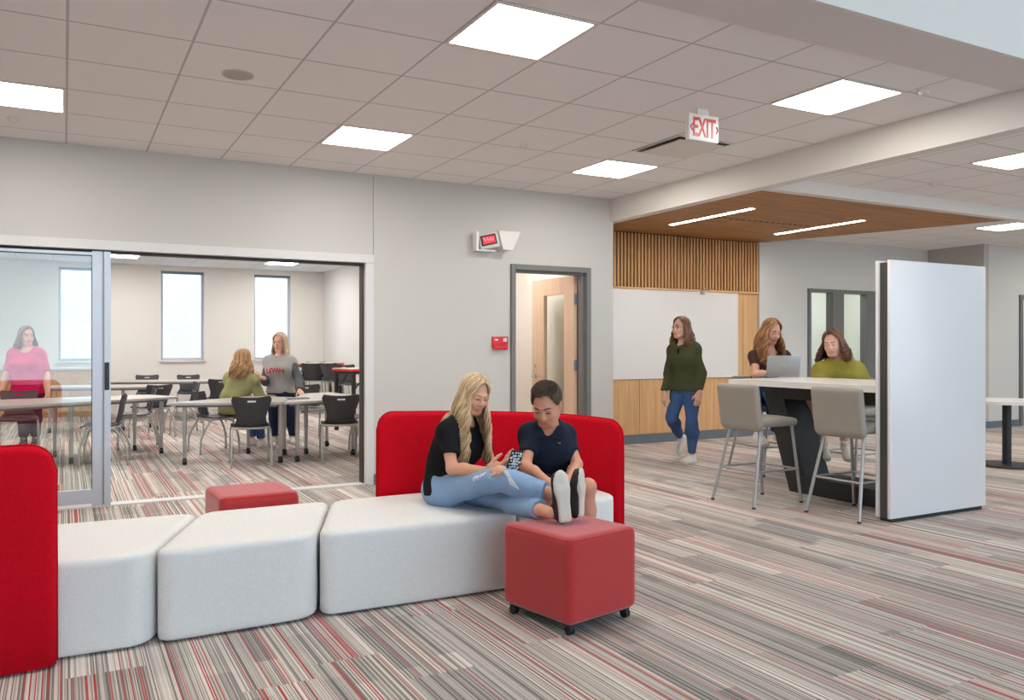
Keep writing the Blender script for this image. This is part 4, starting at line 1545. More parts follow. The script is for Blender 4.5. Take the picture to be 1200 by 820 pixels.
class Person:
    def __init__(self, label, J, fwd, face, hup, skin, s=1.0, hs=1.0, w=None, h=.006, group=None, lips=None, hairc=None, smile=False, female=True, gaze=-.2, brows=None):
        ins = (w or {}).get('inset', .80)
        for k in ('sL', 'sR'):
            J[k] = J['neck'] + (J[k] - J['neck']) * ins - UP * .004
        self.J, self.s, self.hs, self.h = J, s, hs, h
        self.fwd = nrm(fwd)
        self.w = dict(hip=.155, waist=.125, chest=.145, ratio=.68, arm=1.0, leg=1.0)
        if w:
            self.w.update(w)
        g = min(p[2] for p in J.values())
        P = J['pelvis']
        self.t = thing('person', label, 'person', (P[0], P[1], max(0.0, g - .1)), 0, group)
        pts = np.array(list(J.values()))
        self.lo = pts.min(0) - .26
        self.hi = pts.max(0) + .26
        self.right = nrm(np.cross(self.fwd, UP))
        self.up = nrm(J['neck'] - J['pelvis'])
        self.R = frame3(face, hup)
        self.hc = J['head']
        self.skin = skin
        self.lips = lips or lin(178, 84, 82)
        self.smile = smile
        self.female = female
        self.gaze = gaze
        self.brows = brows
        self.hands = {}
        self.bare = []

    def W(self, x, y, z):
        return L2W(self.hc, self.R, self.hs)(x, y, z)

    # ---------------- pieces shared by skin and clothes
    def torso(self, F, e=0.0, low=True, top=.86):
        J, w, s = self.J, self.w, self.s
        P, N = J['pelvis'], J['neck']
        f, q = self.fwd, w['ratio']
        tf = nrm(f - self.up * (f @ self.up))
        bend = w.get('bend', .02)
        wa = P + (N - P) * .36 - tf * bend
        chs = P + (N - P) * .68 + tf * .012
        if low:
            F.cone(P - self.up * .02, wa, w['hip'] * s + e, w['waist'] * s + e, .05, flat=tf, ratio=q + .06)
        else:
            F.cone(P + self.up * .03, wa, w['hip'] * s * .96 + e, w['waist'] * s + e, .05, flat=tf, ratio=q + .06)
        F.cone(wa, chs, w['waist'] * s + e, w['chest'] * s + e, .06, flat=tf, ratio=q)
        F.cone(chs, P + (N - P) * top, w['chest'] * s + e, .10 * s + e, .06, flat=tf, ratio=q)
        sp = P + (N - P) * .90
        for k in 'LR':
            F.cone(sp, J['s' + k] - UP * .01, .058 * s + e, .044 * s + e, .05, flat=tf, ratio=.9)
            F.cone(chs, J['s' + k], .080 * s + e, .048 * s + e, .06, flat=tf, ratio=.8)
        if self.female:
            for sg in (-1, 1):
                F.ell(chs + self.right * sg * .062 * s + tf * (w['chest'] * s * q - .034) - self.up * .02, np.array([.054, .05, .054]) * s + e * .8, None, .06)
        return self

    def neckhole(self, F, r=.066, drop=.012, v=0.0):
        N, d = self.J['neck'], nrm(self.J['head'] - self.J['neck'])
        c = N + self.fwd * .018
        F.cone(c - self.up * drop, c + d * .16, r * self.s, r * self.s * 1.1, .008, op='sub')
        if v:
            F.cone(c + self.fwd * .03, c + self.fwd * (.09 + v * .2) - self.up * v, .035, .012, .01, op='sub')

    def arm(self, F, k, e=0.0, frac=2.0, start=0.0, k_=.025):
        J, s = self.J, self.s * self.w['arm']
        S, E_, W_ = J['s' + k], J['e' + k], J['w' + k]
        r0, r1, r2, r3 = .047 * s, .039 * s, .041 * s, .027 * s
        if frac <= 1:
            F.cone(S, S + (E_ - S) * frac, r0 + e, r0 + (r1 - r0) * frac + e, k_, fb=True)
            return
        F.cone(S, E_, r0 + e, r1 + e, k_)
        g = frac - 1
        m = .35
        mid = E_ + (W_ - E_) * m
        if g >= .999:
            F.cone(E_, mid, r1 + e, r2 + e, .02)
            F.cone(mid, W_, r2 + e, r3 + e, .02, flat=self.wflat.get(k), ratio=.85) if hasattr(self, 'wflat') and self.wflat.get(k) is not None else F.cone(mid, W_, r2 + e, r3 + e, .02)
        else:
            F.cone(E_, E_ + (W_ - E_) * g, r1 + e, r2 + (r3 - r2) * g + e + .004, .02, fb=True)

    def leg(self, F, k, e=0.0, frac=2.0, flare=0.0, k_=.03):
        J, s = self.J, self.s * self.w['leg']
        H, K, A = J['h' + k], J['k' + k], J['a' + k]
        r0, r1, r2, r3 = .085 * s, .058 * s, .057 * s, .037 * s
        if frac <= 1:
            F.cone(H, H + (K - H) * frac, r0 + e, r0 + (r1 - r0) * frac + e + flare, .04, fb=True)
            return
        F.cone(H, K, r0 + e, r1 + e, k_)
        g = frac - 1
        d = nrm(A - K)
        bk = nrm(H - K) - d * (nrm(H - K) @ d)
        if np.linalg.norm(bk) < .15:
            bk = -self.fwd
        bk = nrm(bk)
        cm = K + (A - K) * .3 + bk * .012
        if g >= .999:
            F.cone(K, cm, r1 * .93 + e, r2 + e, .03)
            F.cone(cm, A, r2 + e, r3 + e, .03)
        else:
            F.cone(K, cm, r1 * .95 + e, r2 + e, k_)
            F.cone(cm, K + (A - K) * g, r2 + e, r2 + (r3 - r2) * (g - .3) / .7 + e + flare, k_, fb=True)

    def seat(self, F, e=0.0):
        J, s, w = self.J, self.s, self.w
        P = J['pelvis']
        F.cone(P - self.right * .05, P + self.right * .05, w['hip'] * s * .74 + e, w['hip'] * s * .74 + e, .05)
        for k in 'LR':
            F.cone(P, J['h' + k], .10 * s + e, .088 * s + e, .05)

    def head(self, F):
        W, hs = self.W, self.hs
        R = self.R
        a = lambda *v: np.array(v) * hs
        F.ell(W(0, -.012, .032), a(.074, .093, .083), R, .01)
        F.ell(W(0, .022, -.030), a(.060, .066, .082), R, .03)
        F.cone(W(-.02, .052, -.098), W(.02, .052, -.098), .019 * hs, .019 * hs, .03)
        for sg in (-1, 1):
            F.cone(W(sg * .054, .0, -.045), W(sg * .03, .048, -.093), .016 * hs, .015 * hs, .03)
            F.ell(W(sg * .036, .064, -.03), a(.024, .02, .022), R, .03)
            F.ell(W(sg * .033, .093, .006), a(.016, .014, .011), R, .012, 'sub')
            F.cone(W(sg * .012, .085, .026), W(sg * .044, .073, .026), .009 * hs, .007 * hs, .015)
            F.ell(W(sg * .033, .0785, .013 if self.gaze > -.35 else .0095), a(.018, .0095, .008 if self.gaze > -.35 else .0105), R, .006)
            F.ell(W(sg * .033, .078, -.005), a(.016, .007, .005), R, .006)
            F.ell(W(sg * .075, -.008, -.004), a(.009, .019, .031), R, .008)
        F.cone(W(0, .086, .012), W(0, .104, -.026), .0075 * hs, .0115 * hs, .012)
        for sg in (-1, 1):
            F.ell(W(sg * .011, .094, -.031), a(.009, .010, .008), R, .008)
        F.ell(W(0, .083, -.061), a(.026, .010, .014), R, .015)
        N = self.J['neck']
        F.cone(W(0, -.018, -.05), N - self.up * .01, .052 * hs, .054 * self.s, .03)
        F.cone(N - self.up * .01, N - self.up * .06, .056 * self.s, .09 * self.s, .04)

    def hand(self, F, k, d, n, curl=(.3, .35, .4, .45), spread=.06, thumb_in=.4, s=None):
        s = (s or self.s)
        d, n = nrm(d), np.array(n, float)
        n = nrm(n - d * (n @ d))
        tdir = np.cross(d, n)            # thumb side for the right hand (palm n, fingers d)
        if k == 'R':
            tdir = np.cross(n, d)
            tdir = -tdir
        else:
            tdir = np.cross(n, d)
        self.tips = getattr(self, 'tips', {})
        Wp = self.J['w' + k]
        R = np.array([tdir, d, n])
        F.cone(Wp - d * .012, Wp + d * .03 * s, .025 * s, .026 * s, .015, flat=n, ratio=.75)
        F.rbox(Wp + d * .052 * s, np.array([.040, .047, .0145]) * s, R, .0135 * s, .014)
        F.ell(Wp + d * .035 * s + tdir * .022 * s + n * .006 * s, np.array([.02, .032, .015]) * s, R, .012)
        lens = (.070, .079, .073, .056)
        tips = []
        for i in range(4):
            off = (.030 - .0200 * i) * s
            b0 = Wp + d * (.094 - .003 * abs(i - 1)) * s + tdir * off
            dd = nrm(d + tdir * spread * (1.5 - i))
            nn = nrm(n - dd * (n @ dd))
            L = lens[i] * s
            p = b0 - dd * .014 * s
            an = 0.0
            r = (.0088, .0089, .0085, .0075)[i] * s
            for j, (fr, ra, rb) in enumerate(((.50, 1.0, .96), (.30, .96, .88), (.22, .88, .74))):
                an += curl[i] * (.8 if j == 0 else 1.0)
                v = dd * math.cos(an) + nn * math.sin(an)
                q = p + v * (L * fr + (.014 * s if j == 0 else 0))
                F.cone(p, q, r * ra, r * rb, .005)
                p = q
            tips.append((p, v))
        b0 = Wp + d * .028 * s + tdir * .026 * s
        v = nrm(d * .62 + tdir * (.75 - .4 * thumb_in) + n * (.25 + .5 * thumb_in))
        p1 = b0 + v * .042 * s
        v2 = nrm(v * .75 + d * .55 + n * .15 * thumb_in)
        p2 = p1 + v2 * .032 * s
        p3 = p2 + nrm(v2 + d * .3) * .024 * s
        F.cone(b0, p1, .0145 * s, .0115 * s, .012)
        F.cone(p1, p2, .0112 * s, .0102 * s, .005)
        F.cone(p2, p3, .0102 * s, .0078 * s, .004)
        self.tips[k] = tips + [(p3, v2)]

    def foot(self, F, A, toe, up, s=None):
        s = s or self.s
        toe = nrm(toe)
        F.cone(A, A + toe * .10 * s - nrm(up) * .045 * s, .036 * s, .03 * s, .02)
        F.cone(A, A - toe * .03 * s - nrm(up) * .045 * s, .036 * s, .033 * s, .02)

    def body(self, hands, barefeet=()):
        F = SDF(self.lo, self.hi, self.h)
        self.torso(F, -.012)
        self.seat(F, -.012)
        for k in 'LR':
            self.arm(F, k)
            self.leg(F, k, -.003)
            if k in hands:
                self.hand(F, k, **hands[k])
        self.head(F)
        self.b = sdf_obj('body', F, self.skin, self.t)
        # eyes, brows, mouth
        for sg in (-1, 1):
            c = self.W(sg * .032, .0725, .003)
            r = .0122 * self.hs
            gz = nrm(self.R[1] + self.R[2] * self.gaze)
            b = MB()
            n1, n2 = 10, 14
            fr = frame3(gz, self.R[2])
            vs = [c + gz * r]
            for i in range(1, n1):
                a = math.pi * i / n1
                for j in range(n2):
                    p = 2 * math.pi * j / n2
                    vs.append(c + r * (fr[1] * math.cos(a) + (fr[0] * math.cos(p) + fr[2] * math.sin(p)) * math.sin(a)))
            fs1, fs0 = [], []
            for j in range(n2):
                fs1.append((0, 1 + j, 1 + (j + 1) % n2))
            for i in range(n1 - 2):
                for j in range(n2):
                    (fs1 if i < 1 else fs0).append((1 + i * n2 + j, 1 + i * n2 + (j + 1) % n2, 1 + (i + 1) * n2 + (j + 1) % n2, 1 + (i + 1) * n2 + j))
            o0 = len(b.v)
            b.v.extend([tuple(v) for v in vs])
            b.f.extend(fs1 + fs0)
            b.mi.extend([1] * len(fs1) + [0] * len(fs0))
            obj('eye', b, ['eye_white', 'iris'], self.t, smooth=True, world=True)
            lz = 0 if self.gaze > -.35 else -.007
            ls = MB().tube([self.W(sg * x, y, z) for x, y, z in ((.018, .0855, .006 + lz), (.026, .0880, .0085 + lz), (.036, .0875, .0085 + lz), (.047, .0805, .004 + lz))], [.0013 * self.hs, .0024 * self.hs, .0025 * self.hs, .0014 * self.hs], 6)
            obj('eyelash', ls, 'black', self.t, world=True)
            eb = MB().tube([self.W(sg * x, y, z) for x, y, z in ((.013, .0935, .027), (.026, .0915, .0315), (.04, .0835, .031), (.05, .073, .026))], [.0032 * self.hs, .004 * self.hs, .0036 * self.hs, .0018 * self.hs], 6)
            obj('eyebrow', eb, self.brows, self.t, world=True, smooth=True)
        up = .006 if self.smile else .001
        lip = MB()
        lm = plain('lips_%d' % len(bpy.data.materials), self.lips, .4)
        lip.tube([self.W(x, y, z) for x, y, z in ((-.026, .0835, -.060 + up), (-.014, .0915, -.0585), (0, .0935, -.059), (.014, .0915, -.0585), (.026, .0835, -.060 + up))], [.0015 * self.hs, .0036 * self.hs, .0034 * self.hs, .0036 * self.hs, .0015 * self.hs], 8)
        g = .006 if self.smile else .0025
        obj('upper_lip', lip, lm, self.t, world=True, smooth=True)
        lip = MB().tube([self.W(x, y, z) for x, y, z in ((-.025, .083, -.061 + up), (-.013, .0905, -.0645 - g), (0, .0925, -.066 - g), (.013, .0905, -.0645 - g), (.025, .083, -.061 + up))], [.0015 * self.hs, .004 * self.hs, .0045 * self.hs, .004 * self.hs, .0015 * self.hs], 8)
        obj('lower_lip', lip, lm, self.t, world=True, smooth=True)
        if self.smile:
            obj('teeth', MB().tube([self.W(x, y, z) for x, y, z in ((-.019, .0845, -.0605), (0, .0915, -.064), (.019, .0845, -.0605))], .0036 * self.hs, 8), 'teeth', self.t, world=True, smooth=True)
        return self

    def cloth(self, name, mat, fn, h=None, wr=.0035, fq=26, seed=1, cuts=(), hole=None):
        F = SDF(self.lo, self.hi, h or self.h * 1.1)
        fn(F)
        if wr:
            F.wrinkle(wr, fq, seed)
        for p, n in cuts:
            F.cut(p, n)
        if hole is not None:
            self.neckhole(F, *hole)
        self.last = F
        return sdf_obj(name, F, mat, self.t)

    def shoe(self, heel, toe, up, mat, sole='sole_white', s=None, low=True):
        s = s or self.s
        R = frame3(toe, up)
        W = L2W(heel, R, s)
        c = W(0, .12, .05)
        F = SDF(c - .24 * s, c + .24 * s, .006)
        F.ell(W(0, .09, .045), np.array([.040, .105, .036]) * s, R, .01)
        F.ell(W(0, .19, .034), np.array([.044, .062, .028]) * s, R, .03)
        F.cone(W(0, .045, .058), W(0, .05, .095), .038 * s, .043 * s, .025, fb=True)
        F.rbox(W(0, .12, .022), np.array([.040, .118, .014]) * s, R, .012 * s, .02)
        o = sdf_obj('shoe', F, mat, self.t)
        F = SDF(c - .24 * s, c + .24 * s, .006)
        F.rbox(W(0, .08, .012), np.array([.037, .085, .013]) * s, R, .012, .02)
        F.ell(W(0, .19, .012), np.array([.047, .068, .0135]) * s, R, .03)
        so = sdf_obj('sole', F, sole, o, loc=None)
        lc = MB()
        for i in range(4):
            y = .10 + i * .022
            z = .083 - i * .012
            lc.tube([W(-.02, y, z - .004), W(0, y + .004, z + .002), W(.02, y, z - .004)], .003 * s, 6)
        obj('laces', lc, 'shoe_white', o, world=True)
        return o

    # ---------------- hair
    def capsules(self, e=.0):
        J, s = self.J, self.s
        P, N = J['pelvis'], J['neck']
        chs = P + (N - P) * .66
        w = self.w
        return [(P, chs, w['chest'] * s * .80 + e), (chs, N - self.up * .04, w['chest'] * s * .72 + e), (N - self.up * .05, J['sL'], .066 * s + e), (N - self.up * .05, J['sR'], .066 * s + e),
                (J['sL'], J['eL'], .056 * s + e), (J['sR'], J['eR'], .056 * s + e), (N, self.W(0, -.02, -.06), .052 * s + e)]

    def long_hair(self, mats, length, n=150, wave=.012, wfreq=26, part=.0, face_open=58, front_len=None, seed=3, rad=.0085, drift=.05, cap_h=36, frizz=0.0, sweep=0.0):
        g = np.random.default_rng(seed)
        hs = self.hs
        A_, B_, C_ = .083, .103, .093
        b = MB()
        # scalp cap
        n1, n2 = 16, 40
        vs, ok = [], []
        for i in range(n1 + 1):
            th = math.radians(4 + 108 * i / n1)
            for j in range(n2):
                ph = 2 * math.pi * j / n2
                vs.append(self.W(A_ * 1.0 * math.sin(th) * math.sin(ph), -.012 + B_ * math.sin(th) * math.cos(ph), .034 + C_ * math.cos(th)))
        fs = []
        for i in range(n1):
            th = 4 + 108 * (i + .5) / n1
            for j in range(n2):
                ph = (360 * (j + .5) / n2 + 180) % 360 - 180
                lim = cap_h if abs(ph) < face_open * .7 else (cap_h + (abs(ph) - face_open * .7) * 2.4)
                if th > lim + 6:
                    continue
                fs.append((i * n2 + j, i * n2 + (j + 1) % n2, (i + 1) * n2 + (j + 1) % n2, (i + 1) * n2 + j))
        b.add(vs, fs, 0)
        caps = self.capsules(.012)
        n = int(n * 1.7)
        rad = rad * .72
        nfront = int(n * .22)
        for q in range(n + nfront):
            if q >= n:
                pass
            u = (q + .5) / n
            if q >= n:
                u = 0.02 if (q % 2 == 0) else 0.98
            ph = face_open + (360 - 2 * face_open) * u + g.uniform(-4, 4)
            side = 1 if ph < 180 else -1
            ph = math.radians(ph)
            frontness = max(0, math.cos(ph) + .25)
            th0 = math.radians(g.uniform(2, 40) if abs(math.degrees(ph) - 180) < 120 else g.uniform(2, 22))
            lift = g.uniform(1.0, 1.07)
            pts = []
            # scalp part of the strand
            if q >= n:      # from the parting sideways over the hairline
                sg_ = 1 if math.sin(ph) > 0 else -1
                th_s = g.uniform(8, cap_h + 3)
                ph_e = face_open + g.uniform(-2, 26)
                ph = math.radians(sg_ * ph_e)
                for tt_ in np.linspace(0, 1, 9):
                    pp_ = math.radians(sg_ * (2 + (ph_e - 2) * tt_ ** .7))
                    th = math.radians(th_s + (96 - th_s) * tt_ ** 1.45)
                    lf = lift * (1.0 + .02 * math.sin(tt_ * 3.14))
                    pts.append(self.W(A_ * lf * math.sin(th) * math.sin(pp_) + part * (1 - tt_), -.012 - .006 * tt_ + B_ * lf * math.sin(th) * math.cos(pp_), .034 + C_ * lf * math.cos(th)))
                frontness = 1
            else:
              for th in np.linspace(th0, math.radians(96), 8):
                  fy = 0.0
                  if math.cos(ph) > 0:   # front strands sweep back from the face
                    fy = -.008 * math.sin(th)
                  pts.append(self.W(A_ * lift * math.sin(th) * math.sin(ph) + part * max(0, 1 - th * 1.6), -.012 + fy + B_ * lift * math.sin(th) * math.cos(ph), .034 + C_ * lift * math.cos(th)))
            L = (length if front_len is None or frontness < .2 else front_len) * g.uniform(.82, 1.06)
            p = pts[-1].copy()
            out = self.R[0] * math.sin(ph) + self.R[1] * math.cos(ph)
            out = out - UP * (out @ UP)
            out = nrm(out)
            nstep = max(6, int(L / .028))
            step = L / nstep
            pz = g.uniform(0, 6.28)
            wv = wave * g.uniform(.6, 1.3)
            side_v = nrm(np.cross(out, UP))
            base = p.copy()
            hd = (self.R[2] * -1)
            for i in range(nstep):
                fr = min(1, (i + 1) / 5)
                dirn = nrm(hd * (1 - fr) + np.array([0, 0, -1.0]) * fr + out * drift * (1 if i < 6 else .2) + self.R[1] * sweep)
                base = base + dirn * step
                for a, c, r in caps:
                    ab = c - a
                    tt = np.clip((base - a) @ ab / (ab @ ab), 0, 1)
                    d = base - (a + ab * tt)
                    dl = np.linalg.norm(d)
                    if dl < r:
                        base = a + ab * tt + d / (dl + 1e-9) * r
                amp = wv * min(1, i / 3)
                pts.append(base + side_v * amp * math.sin(pz + i * step * wfreq) + out * amp * .7 * math.cos(pz + i * step * wfreq) + (g.normal(size=3) * frizz))
            k = len(pts)
            r0 = rad * hs * g.uniform(.75, 1.2)
            rs = [r0 * (.55 + .45 * min(1, i / 3)) * (1 if i < k * .65 else 1 - .75 * (i - k * .65) / (k * .35)) for i in range(k)]
            mi = int(g.choice(len(mats), p=[.45, .33, .22][:len(mats)] if len(mats) == 3 else None))
            b.tube(pts, rs, 6, True, mi, rb=.6)
        return obj('hair', b, mats, self.t, smooth=True, world=True)

    def short_hair(self, mats, seed=2, n=2600):
        g = np.random.default_rng(seed)
        A_, B_, C_ = .080, .100, .092
        b = MB()

        def lim(ph):
            a = abs(ph)
            if a < 42:
                return 50 + 3 * math.sin(math.radians(ph * 5))
            if a < 60:
                return 50 + (a - 42) * 2.4
            if a < 78:
                return 97 + (a - 60) * .3
            if a < 102:
                return 97
            return 108 + (a - 102) * .1
        n1, n2 = 22, 48
        vs = []
        for i in range(n1 + 1):
            th = math.radians(2 + 120 * i / n1)
            for j in range(n2):
                ph = 2 * math.pi * j / n2
                top = 1.0 + .05 * math.cos(th) * (1 + .3 * math.cos(ph))
                vs.append(self.W(A_ * math.sin(th) * math.sin(ph) * top, -.012 + B_ * top * math.sin(th) * math.cos(ph), .036 + C_ * top * math.cos(th)))
        fs = []
        for i in range(n1):
            th = 2 + 120 * (i + .5) / n1
            for j in range(n2):
                ph = (360 * (j + .5) / n2 + 180) % 360 - 180
                if th < lim(ph):
                    fs.append((i * n2 + j, i * n2 + (j + 1) % n2, (i + 1) * n2 + (j + 1) % n2, (i + 1) * n2 + j))
        b.add(vs, fs, 1)
        for q in range(n):
            ph = g.uniform(-180, 180)
            th = math.degrees(math.acos(g.uniform(math.cos(math.radians(lim(ph))), 1)))
            p_, t_ = math.radians(ph), math.radians(th)
            top = 1.0 + .05 * math.cos(t_) * (1 + .3 * math.cos(p_))
            c = np.array([A_ * math.sin(t_) * math.sin(p_) * top, -.012 + B_ * top * math.sin(t_) * math.cos(p_), .036 + C_ * top * math.cos(t_)])
            nn = nrm(c - np.array([0, -.012, .03]))
            ln = .017 * max(.3, math.cos(t_) + .25)
            fw = np.array([g.normal() * .35, .9, .1]) if th < 55 else np.array([0, -.1, -1.0])
            d = nrm(nn * .32 + fw * .8)
            e = c + nn * .004 + d * ln
            b.tube([self.W(*(c - nn * .003)), self.W(*(c + nn * .004 + d * ln * .5)), self.W(*e)], [.0026 * self.hs, .0022 * self.hs, .0008 * self.hs], 4, True, int(g.integers(0, len(mats))))
        return obj('hair', b, mats, self.t, smooth=True, world=True)


def sc_(p, q, f):
    return p + (q - p) * f


def atz(px, f, Z):
    p = CR * ((px - CXP) / FPX * f) + CF * f
    return np.array([p[0], p[1], Z])


# ---------------------------------------------------------------- the blonde girl with the phone
J = dict(head=at(556, 462, 4.62), neck=at(541, 494, 4.70), sR=at(521, 506, 4.57), sL=at(562, 503, 4.83),
         eR=at(530, 549, 4.48), wR=at(571, 552, 4.33), eL=at(577, 547, 4.72), wL=at(588, 549, 4.46),
         pelvis=at(526, 570, 4.72), hR=at(527, 573, 4.60), hL=at(541, 572, 4.80), kR=at(583, 561, 4.27), aR=at(653, 580, 4.12),
         kL=at(588, 585, 4.42), aL=at(645, 601, 4.00))
hb = hair_mats('blonde', [lin(206, 176, 136), lin(184, 148, 106), lin(226, 204, 170)])
SK1 = skin_mat('tan_skin', lin(222, 166, 138))
p = Person('blonde girl in black tee and ripped jeans looking at her phone on the bench', J, CR * .72 - CF * .66, CR * .52 - CF * .76 - UP * .38, UP + CR * .12, SK1,
           s=.96, hs=.90, h=.0042, smile=True, brows=hb[1], gaze=-.55, w=dict(hip=.15, waist=.118, chest=.135, bend=.06, arm=.86, leg=.92, inset=.9))
p.body({'R': dict(d=CR * .95 + UP * .22 - CF * .12, n=CF * .8 + UP * .35, curl=(.22, .25, .3, .36), thumb_in=.3, s=.92),
        'L': dict(d=CR * .85 + UP * .35, n=-CF * .6 + CR * .2 + UP * .6, curl=(.4, .45, .5, .5), s=.92)})
M['black_tee'] = fabric('black_jersey', lin(32, 31, 33), .12, 300, .15)
p.cloth('shirt', 'black_tee', lambda F: (p.torso(F, .014), p.seat(F, -.004), p.arm(F, 'R', .013, .62), p.arm(F, 'L', .013, .62)), wr=.008, fq=22, seed=4,
        cuts=((J['pelvis'] - p.up * .05, -p.up + p.fwd * .25),), hole=(.066, .012))
M['light_denim'] = denim('light_blue_denim', lin(142, 172, 206))


def jeans1(F):
    p.seat(F, .012)
    F.cut(J['pelvis'] + p.up * .07, p.up)
    for k in 'LR':
        p.leg(F, k, .013, 1.80, 0.0, .012)
        A = J['k' + k] + (J['a' + k] - J['k' + k]) * .80
        d = nrm(J['a' + k] - J['k' + k])
        F.cone(A - d * .045, A, .054, .052, .004, fa=True, fb=True)


pants = p.cloth('jeans', 'light_denim', jeans1, wr=.006, fq=24, seed=9)
# torn knee: skin patch and white frayed threads
kk = J['kR']
kup = nrm(UP * .8 - CF * .55)
F = SDF(kk - .13, kk + .13, .0045)
thigh = nrm(J['kR'] - J['hR'])
Rk = frame3(thigh, kup)
F.ell(kk + kup * .052, np.array([.040, .048, .030]), Rk, .0)
sdf_obj('knee_skin', F, SK1, pants)
g_ = np.random.default_rng(5)
fr = MB()
for i in range(46):
    a = 2 * math.pi * i / 46
    c = kk + kup * (.067 - .012 * abs(math.sin(a))) + Rk[0] * .040 * math.cos(a) + Rk[1] * .044 * math.sin(a)
    q = c + Rk[0] * g_.normal() * .012 - Rk[1] * g_.normal() * .012 - kup * g_.uniform(.0, .015)
    fr.tube([c, (c + q) / 2 + kup * .004, q], [.0022, .002, .001], 5)
for i in range(9):
    c = kk + kup * .05 + Rk[1] * (.05 + .003 * i) - CF * .012
    fr.tube([c, c + Rk[1] * .03 - UP * .03 - CF * .02, c + Rk[1] * (.05 + .006 * i) - UP * (.075 + .004 * i) - CF * .028], [.0018, .0016, .001], 5)
for i in range(30):
    c = J['hR'] + (J['kR'] - J['hR']) * (.62 + .2 * g_.random()) + kup * .076 - CF * .01 + Rk[0] * g_.normal() * .018
    fr.tube([c, c + Rk[0] * .02 + Rk[1] * .006 + kup * .002, c + Rk[0] * .038 + Rk[1] * g_.normal() * .01 - kup * .006], [.0018, .002, .001], 5)
M['frayed'] = plain('white_frayed_thread', lin(226, 228, 230), .9)
obj('frayed_threads', fr, 'frayed', pants, world=True)
p.shoe(at(664, 611, 3.95), UP + CF * .10 - CR * .10, CF * .88 - CR * .42, 'shoe_dark', s=.98)
p.shoe(at(683, 605, 4.05), UP + CF * .06 + CR * .02, CF * .42 - CR * .9, 'shoe_dark', s=.95)
p.long_hair(hb, .40, n=260, wave=.019, wfreq=34, part=-.01, face_open=50, seed=3, rad=.0098, drift=.12, cap_h=38)
nl = MB()
for q, v in p.tips['R'][:4]:
    nl.tube([q - v * .006 - CF * .006, q + v * .005 - CF * .007], [.0045, .003], 6)
for i, q in enumerate(p.tips['R'][:4]):
    n1 = MB().tube([q[0] - q[1] * .005 - CF * .0055, q[0] + q[1] * .006 - CF * .0065], [.0046, .0028], 6)
    obj('fingernail', n1, 'frayed', p.b, world=True)

# phone with black and white patterned case
pn = nrm(CR * .30 - UP * .35 - CF * .88)
pu = nrm(UP - pn * (UP @ pn) + CR * .14)
pr = np.cross(pu, pn)
pc = at(603, 540, 4.27)
t = thing('smartphone', 'smartphone in a black and white patterned case held by the blonde girl', 'phone', pc)
Rm = Matrix(np.stack([pr, pu, pn], 1).tolist()).to_4x4()
obj('case', MB().box((0, 0, 0), (.070, .128, .008), Rm, .003), 'black', t, auto=40)
obj('screen', MB().box(tuple(-pn * .0045), (.064, .122, .001), Rm), plain('phone_screen', lin(40, 46, 58), .1), t)
g_ = np.random.default_rng(11)
pt = MB()
for i in range(4):
    for j in range(7):
        a0 = g_.uniform(0, 3)
        c = pr * ((i - 1.5) * .0152 + (j % 2 - .5) * .006 + g_.normal() * .0015) + pu * ((j - 3) * .0168 + g_.normal() * .002) + pn * .0043
        rr = g_.uniform(.006, .0095)
        k = 7
        pt.add([c + rr * (pr * math.cos(a0 + 2 * math.pi * q / k) * g_.uniform(.6, 1.25) + pu * math.sin(a0 + 2 * math.pi * q / k) * g_.uniform(.7, 1.2)) for q in range(k)], [tuple(range(k))])
obj('spot_pattern', pt, 'frayed', t)

# ---------------------------------------------------------------- the boy in the polo
J2 = dict(head=at(641, 474, 4.62), neck=at(644, 500, 4.78), sR=at(616, 511, 4.74), sL=at(669, 511, 4.88),
          eR=at(616, 546, 4.60), wR=at(644, 566, 4.42), eL=at(676, 544, 4.74), wL=at(664, 564, 4.52),
          pelvis=at(637, 567, 4.90), hR=at(624, 571, 4.82), hL=at(651, 571, 4.87), kR=at(647, 573, 4.46), kL=at(689, 570, 4.53),
          aR=atz(650, 4.52, .085), aL=atz(693, 4.56, .085))
SK2 = skin_mat('warm_skin', lin(212, 154, 126))
bh = hair_mats('brown', [lin(92, 74, 60), lin(70, 55, 44), lin(116, 96, 78)])
p2 = Person('boy in navy polo and black shorts sitting against the red backrest', J2, -CF * .95 - CR * .15, -CF * .80 - CR * .34 - UP * .50, UP - CR * .04 - CF * .1, SK2,
            s=.90, hs=1.03, h=.0042, smile=False, female=False, brows=bh[1], gaze=-.6, lips=lin(190, 112, 100), w=dict(hip=.145, waist=.135, chest=.142, bend=.05, arm=.9, leg=.9, inset=.78))
p2.body({'R': dict(d=CR * .75 - UP * .35 - CF * .5, n=-UP * .5 + CF * .6 + CR * .3, curl=(.4, .45, .5, .55), s=.82),
         'L': dict(d=-CR * .5 - UP * .45 - CF * .6, n=-UP * .3 + CF * .7 - CR * .3, curl=(.4, .45, .5, .55), s=.82)})
M['navy'] = fabric('navy_polo_knit', lin(34, 40, 54), .10, 300, .15)
p2.cloth('polo_shirt', 'navy', lambda F: (p2.torso(F, .018), p2.arm(F, 'R', .014, .58), p2.arm(F, 'L', .014, .58)), wr=.008, fq=20, seed=14,
         cuts=((J2['pelvis'] - UP * .05, -UP),), hole=(.064, .008, .05))
N2 = J2['neck']
FP = p2.last
ring = []
for a_ in np.linspace(-2.2, 2.2, 15):
    ring.append(N2 + p2.right * (.066 * math.sin(a_)) - p2.fwd * (.062 * math.cos(a_) - .018) + UP * (.012 + .014 * math.cos(a_)))
col = MB().tube(ring, .010, 8, rb=.55)
